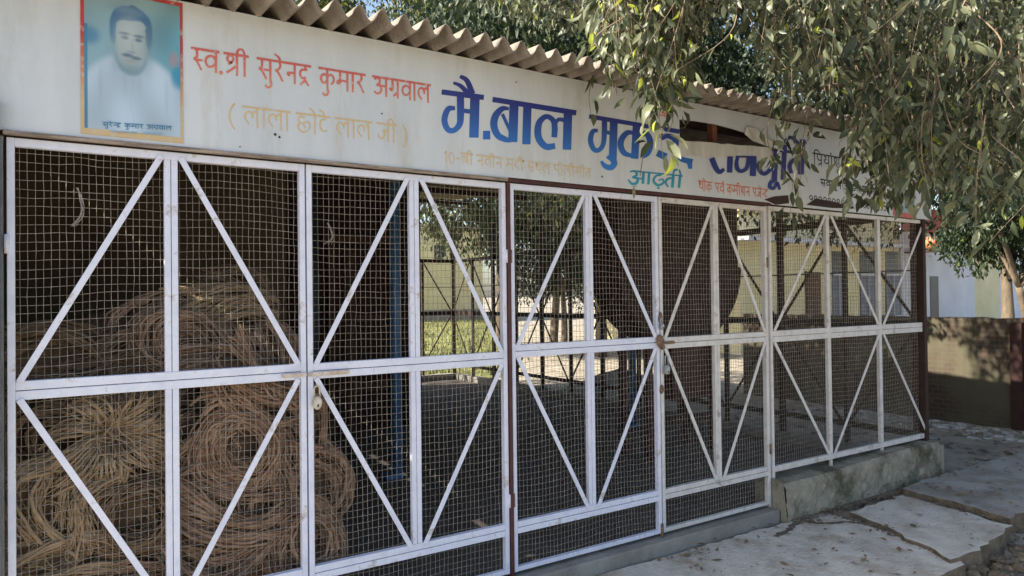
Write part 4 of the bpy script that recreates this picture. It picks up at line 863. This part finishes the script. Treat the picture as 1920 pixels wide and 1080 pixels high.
# ------------------------------------------------------------------ foliage
class Leaves:
    def __init__(s): s.P = []; s.D = []; s.N = []; s.L = []; s.W = []; s.T = []
    def add(s, p, d, n, l, w_, t): s.P.append(p); s.D.append(d); s.N.append(n); s.L.append(l); s.W.append(w_); s.T.append(t)
    def addmany(s, P, D, Nn, L, W_, T):
        s.P += list(P); s.D += list(D); s.N += list(Nn); s.L += list(L); s.W += list(W_); s.T += list(T)
    def build(s, name, material, parent, lod=0):
        P, D, Nn = (np.array(q, float).reshape(-1, 3) for q in (s.P, s.D, s.N)); L, W_, T = (np.array(q, float) for q in (s.L, s.W, s.T)); n = len(P)
        D /= np.linalg.norm(D, axis=1)[:, None] + 1e-9; B = np.cross(D, Nn); B /= np.linalg.norm(B, axis=1)[:, None] + 1e-9; Nn = np.cross(B, D)
        if lod: rows = [(0, .06, 0), (.45, 1, .04), (1, .02, -.10)]
        else: rows = [(0, .05, 0), (.28, .85, .05), (.6, .9, .03), (.85, .42, -.05), (1, .02, -.16)]
        V = np.zeros((n, len(rows) * 3, 3))
        curl = rng.normal(.6, .7, n)[:, None]
        for i, (a, w1, dz) in enumerate(rows):
            c = P + D * (L * a)[:, None] + Nn * (L * dz)[:, None] * curl * 1.6
            side = B * (W_ * w1)[:, None]; up = Nn * (W_ * w1 * .30)[:, None]
            V[:, i * 3] = c - side + up; V[:, i * 3 + 1] = c; V[:, i * 3 + 2] = c + side + up
        f = [];
        for i in range(len(rows) - 1):
            for j_ in (0, 1): k = i * 3 + j_; f.append((k, k + 1, k + 4, k + 3))
        f = np.array(f); k = len(rows) * 3; Fq = (f[None] + (np.arange(n) * k)[:, None, None]).reshape(-1, 4)
        me = bpy.data.meshes.new(name); me.vertices.add(n * k); me.vertices.foreach_set('co', V.ravel()); me.loops.add(Fq.size); me.polygons.add(len(Fq)); me.loops.foreach_set('vertex_index', Fq.ravel())
        me.polygons.foreach_set('loop_start', np.arange(0, Fq.size, 4)); me.polygons.foreach_set('loop_total', np.full(len(Fq), 4)); me.polygons.foreach_set('use_smooth', np.ones(len(Fq), bool)); me.update()
        a_ = me.attributes.new('tint', 'FLOAT', 'POINT'); a_.data.foreach_set('value', np.repeat(T, k)); me.materials.append(material)
        o = bpy.data.objects.new(name, me); col.objects.link(o); o.parent = parent; return o
def tint(n, young=.04):
    t = rng.beta(1.05, 1.9, n) * .86; t[rng.random(n) < young] = rng.uniform(.93, 1.0); return t
def spray(lv, tw, tip, top, n, ll, young=.04, rad=.10):
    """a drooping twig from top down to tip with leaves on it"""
    top = np.array(top, float); tip = np.array(tip, float); mid = (top * .5 + tip * .5) + rng.normal(0, .07, 3); P = cr([top, mid, tip], 8); tw.tube(P, np.linspace(.0036, .001, len(P)), 4, caps=False)
    T = tint(n, young); base = rng.random()
    for i in range(n):
        s = (i + rng.random()) / n; p = P[min(len(P) - 1, int(s * (len(P) - 1) + .5))]; a = rng.random() * 6.28; out = np.array([math.cos(a), math.sin(a), 0])
        q = p + out * rad * rng.uniform(.05, .9) + np.array([0, 0, rng.normal(0, .02)]); d = out * rng.uniform(.2, .9) + np.array([0, 0, -rng.uniform(.35, 1.3)]) + rng.normal(0, .2, 3)
        nn = np.array([0, 0, .7]) + out * .5 + rng.normal(0, .7, 3); l = ll * rng.uniform(.55, 1.2); lv.add(q, d, nn, l, l * rng.uniform(.13, .22), T[i])
GAP = np.array(at(1768, 688, X=7.2)); SD = np.array(SUN)
def sungap(p):
    q = np.array(p) - GAP; return np.linalg.norm((q - SD * np.dot(q, SD)) * np.array([1, .75, .75])) < .27 and p[0] < 7.0
def inshed(p):
    if sungap(p): return True
    return inside_shed(p)
def inside_shed(p): return -2.9 < p[0] < 4.7 and p[1] > -.05 and p[2] < 3.0 + max(0, p[1]) * .07
def limb(b, pts, r0, r1): P = cr(pts, 6); b.tube(P, np.linspace(r0, r1, len(P)), 9)

def overhanging_tree():
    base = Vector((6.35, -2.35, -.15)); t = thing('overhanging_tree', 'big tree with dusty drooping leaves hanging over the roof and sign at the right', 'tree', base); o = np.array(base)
    tr = MB(); limb(tr, [(0, 0, 0), (.05, .05, .9), (-.05, .1, 1.9), (-.1, .2, 2.9)], .26, .18); tr.build('trunk', M['bark'], t, smooth=True)
    br = MB(); Bl = [([(-.1, .2, 2.6), (-1.2, .9, 3.6), (-2.8, 1.6, 4.3), (-4.6, 2.2, 4.6)], .13, .02), ([(-.1, .2, 2.7), (-.8, 1.8, 3.8), (-1.6, 3.6, 4.7), (-2.4, 5.2, 5.2)], .13, .02), ([(-.1, .2, 2.8), (.4, 1.6, 4.0), (.4, 3.6, 5.0)], .11, .02),
          ([(-.1, .2, 2.75), (-1.0, .1, 3.9), (-2.4, .2, 4.9), (-3.8, .6, 5.4)], .11, .02), ([(-.1, .2, 2.8), (1.4, .6, 3.8), (2.6, 1.4, 4.4)], .10, .02), ([(-1.2, .9, 3.6), (-2.2, 1.2, 3.4), (-3.3, 1.75, 3.25), (-4.3, 2.1, 3.05)], .05, .012), ([(-2.8, 1.6, 4.3), (-3.6, 1.9, 3.7), (-4.4, 2.0, 3.3)], .04, .01)]
    for q in Bl: limb(br, *q)
    lv = Leaves(); tw = MB(); cnt = 0
    # canopy volume: sprays whose hanging tips outline the crown as in the photograph
    def low(px):   # lowest hanging tip (pixel row) along the crown
        return np.interp(px, [880, 1000, 1125, 1150, 1185, 1215, 1250, 1275, 1300, 1340, 1390, 1420, 1450, 1480, 1500, 1530, 1570, 1620, 1680, 1730, 1760, 1800, 1850, 1900, 1960], [20, 60, 60, 110, 120, 180, 205, 165, 30, 15, 30, 60, 150, 225, 205, 165, 205, 300, 340, 365, 385, 390, 415, 370, 360])
    for i in range(1500):
        px = rng.uniform(1128, 2080) if i > 170 else rng.uniform(880, 1160); u = rng.random(); lo_ = float(low(px)); py = lo_ - (lo_ + 140) * (u ** 1.15); dist = rng.choice([rng.uniform(3.0, 4.3), rng.uniform(4, 6.5), rng.uniform(6, 10)], p=[.30, .38, .32])
        if px < 1128: dist = rng.uniform(4.6, 7.5)
        elif px < 1320 and dist > 4.2 and py > 60: dist = rng.uniform(3.1, 4.0)
        d = m.to_3x3() @ Vector((px - 960, 540 - py, -F)); p = np.array(EYE + d * (dist / F))
        if inshed(p) or p[2] < 1.9: continue
        h_ = rng.uniform(.3, .75); top = p + np.array([rng.normal(0, .12) + .1, rng.normal(0, .12), h_])
        if inshed(top) or sungap((p + top) / 2): continue
        spray(lv, tw, p - o, top - o, rng.integers(17, 30), rng.uniform(.058, .098), .015 if px > 1350 else .04); cnt += 1
    # the signature clusters that hang before the sign
    ends = [(rng.uniform(1590, 1745), rng.uniform(255, 385), rng.uniform(3.4, 5.0), .5, 18, .02) for _ in range(36)]
    for (px, py, dist, h_, n, yg) in ends + list(((1243, 300, 3.35, .55, 26, .35), (1212, 235, 3.4, .5, 26, .02), (1150, 178, 3.5, .42, 20, .05), (1290, 195, 3.5, .45, 18, .02), (1265, 205, 3.5, .5, 20, .02), (1185, 175, 3.5, .4, 18, .08), (1232, 190, 3.3, .5, 22, .05), (1108, 215, 4.0, .25, 5, .0),
       (1480, 415, 4.3, .6, 16, .0), (1468, 330, 4.2, .5, 18, .0), (1500, 345, 4.2, .5, 12, .0), (1455, 300, 4.2, .4, 14, .0), (1740, 340, 3.9, .3, 9, .7), (1855, 455, 3.2, .5, 16, .25), (1830, 420, 3.3, .5, 18, .02), (1790, 390, 3.6, .5, 20, .02), (1640, 350, 4.4, .5, 22, .02), (1690, 375, 4.4, .5, 20, .02), (1590, 330, 4.5, .5, 20, .02), (1185, 350, 4.15, .22, 4, 0), (1225, 265, 4.15, .28, 5, 0))):
        d = m.to_3x3() @ Vector((px - 960, 540 - py, -F)); p = np.array(EYE + d * (dist / F)); spray(lv, tw, p - o, p + np.array([rng.normal(.05, .08), rng.normal(-.03, .04), h_]) - o, n, .105, yg, .07)
    lv.build('crown', M['leaf'], t); br.build('branch', M['bark'], t, smooth=True); tw.build('twigs', M['twig'], t)
    # dense inner foliage over the roof and behind
    lv2 = Leaves(); n = 60000; C = []
    for k in range(130): C.append((rng.uniform(2.6, 10.5), rng.uniform(-.5, 8.5), rng.uniform(3.4, 6.6), rng.uniform(.45, .95)))
    for k in range(90): C.append((rng.uniform(4.8, 11), rng.uniform(-1.6, 4), rng.uniform(2.7, 5.5), rng.uniform(.4, .8)))
    for k in range(60): C.append((rng.uniform(1.6, 5.2), rng.uniform(2.2, 5.5), rng.uniform(3.5, 5.4), rng.uniform(.4, .7)))
    per = n // len(C)
    for c in C:
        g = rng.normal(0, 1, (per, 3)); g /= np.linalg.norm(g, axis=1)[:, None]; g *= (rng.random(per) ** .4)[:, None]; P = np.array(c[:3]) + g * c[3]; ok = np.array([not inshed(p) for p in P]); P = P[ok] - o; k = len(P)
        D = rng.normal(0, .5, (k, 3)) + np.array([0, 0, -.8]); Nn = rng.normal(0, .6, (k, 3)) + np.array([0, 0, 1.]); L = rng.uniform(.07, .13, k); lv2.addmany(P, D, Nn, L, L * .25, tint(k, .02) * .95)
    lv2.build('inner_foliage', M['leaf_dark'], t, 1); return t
overhanging_tree()
def bush_tree(name, label, base, trunk_h, lean, C, n, ll, material, r0=.14, young=.03, droop=-.5, group=None):
    base = Vector(base); t = thing(name, label, 'tree', base, group); tr = MB(); top = Vector((lean[0], lean[1], trunk_h)); limb(tr, [(0, 0, 0), tuple(top * .4 + Vector((.08, .03, 0))), tuple(top)], r0, r0 * .6)
    for c in C[:7]:
        e = Vector(c[:3]) - base; limb(tr, [tuple(top), tuple(top * .5 + e * .5 + Vector((0, 0, .15))), tuple(e)], r0 * .45, .015)
    tr.build('trunk', M['bark'], t, smooth=True); lv = Leaves(); per = n // len(C); o = np.array(base)
    for c in C:
        g = rng.normal(0, 1, (per, 3)); g /= np.linalg.norm(g, axis=1)[:, None]; g *= (rng.random(per) ** .45)[:, None] * np.array([1, 1, .85]); P = np.array(c[:3]) + g * c[3] - o
        D = rng.normal(0, .5, (per, 3)) + np.array([0, 0, droop]); Nn = rng.normal(0, .6, (per, 3)) + np.array([0, 0, 1.]); L = rng.uniform(.7, 1.3, per) * ll; lv.addmany(P, D, Nn, L, L * .2, tint(per, young))
    lv.build('crown', material, t, 1); return t
def cl(n, cx, cy, cz, rx, ry, rz, r0, r1):
    out = []
    while len(out) < n:
        g = rng.uniform(-1, 1, 3)
        if np.dot(g, g) < 1: out.append((cx + g[0] * rx, cy + g[1] * ry, cz + g[2] * rz, rng.uniform(r0, r1)))
    return out
GR = 'trees standing behind the shed'
bush_tree('leafy_tree', 'bright green leafy tree rising behind the roof at the middle', (5.0, 13.5, .1), 3.6, (.2, 0), cl(110, 5.6, 13.2, 7.3, 4.0, 1.8, 2.8, .55, 1.0), 38000, .15, M['leaf_sunny'], young=.10, droop=-.9, group=GR)
bush_tree('leafy_tree', 'green tree with yellow tips behind the roof, right of the bright tree', (10.6, 14.0, .1), 3.6, (.2, 0), cl(110, 10.4, 13.6, 7.2, 3.6, 1.8, 2.8, .55, 1.0), 34000, .16, M['leaf_sunny'], young=.12, droop=-.9, group=GR)
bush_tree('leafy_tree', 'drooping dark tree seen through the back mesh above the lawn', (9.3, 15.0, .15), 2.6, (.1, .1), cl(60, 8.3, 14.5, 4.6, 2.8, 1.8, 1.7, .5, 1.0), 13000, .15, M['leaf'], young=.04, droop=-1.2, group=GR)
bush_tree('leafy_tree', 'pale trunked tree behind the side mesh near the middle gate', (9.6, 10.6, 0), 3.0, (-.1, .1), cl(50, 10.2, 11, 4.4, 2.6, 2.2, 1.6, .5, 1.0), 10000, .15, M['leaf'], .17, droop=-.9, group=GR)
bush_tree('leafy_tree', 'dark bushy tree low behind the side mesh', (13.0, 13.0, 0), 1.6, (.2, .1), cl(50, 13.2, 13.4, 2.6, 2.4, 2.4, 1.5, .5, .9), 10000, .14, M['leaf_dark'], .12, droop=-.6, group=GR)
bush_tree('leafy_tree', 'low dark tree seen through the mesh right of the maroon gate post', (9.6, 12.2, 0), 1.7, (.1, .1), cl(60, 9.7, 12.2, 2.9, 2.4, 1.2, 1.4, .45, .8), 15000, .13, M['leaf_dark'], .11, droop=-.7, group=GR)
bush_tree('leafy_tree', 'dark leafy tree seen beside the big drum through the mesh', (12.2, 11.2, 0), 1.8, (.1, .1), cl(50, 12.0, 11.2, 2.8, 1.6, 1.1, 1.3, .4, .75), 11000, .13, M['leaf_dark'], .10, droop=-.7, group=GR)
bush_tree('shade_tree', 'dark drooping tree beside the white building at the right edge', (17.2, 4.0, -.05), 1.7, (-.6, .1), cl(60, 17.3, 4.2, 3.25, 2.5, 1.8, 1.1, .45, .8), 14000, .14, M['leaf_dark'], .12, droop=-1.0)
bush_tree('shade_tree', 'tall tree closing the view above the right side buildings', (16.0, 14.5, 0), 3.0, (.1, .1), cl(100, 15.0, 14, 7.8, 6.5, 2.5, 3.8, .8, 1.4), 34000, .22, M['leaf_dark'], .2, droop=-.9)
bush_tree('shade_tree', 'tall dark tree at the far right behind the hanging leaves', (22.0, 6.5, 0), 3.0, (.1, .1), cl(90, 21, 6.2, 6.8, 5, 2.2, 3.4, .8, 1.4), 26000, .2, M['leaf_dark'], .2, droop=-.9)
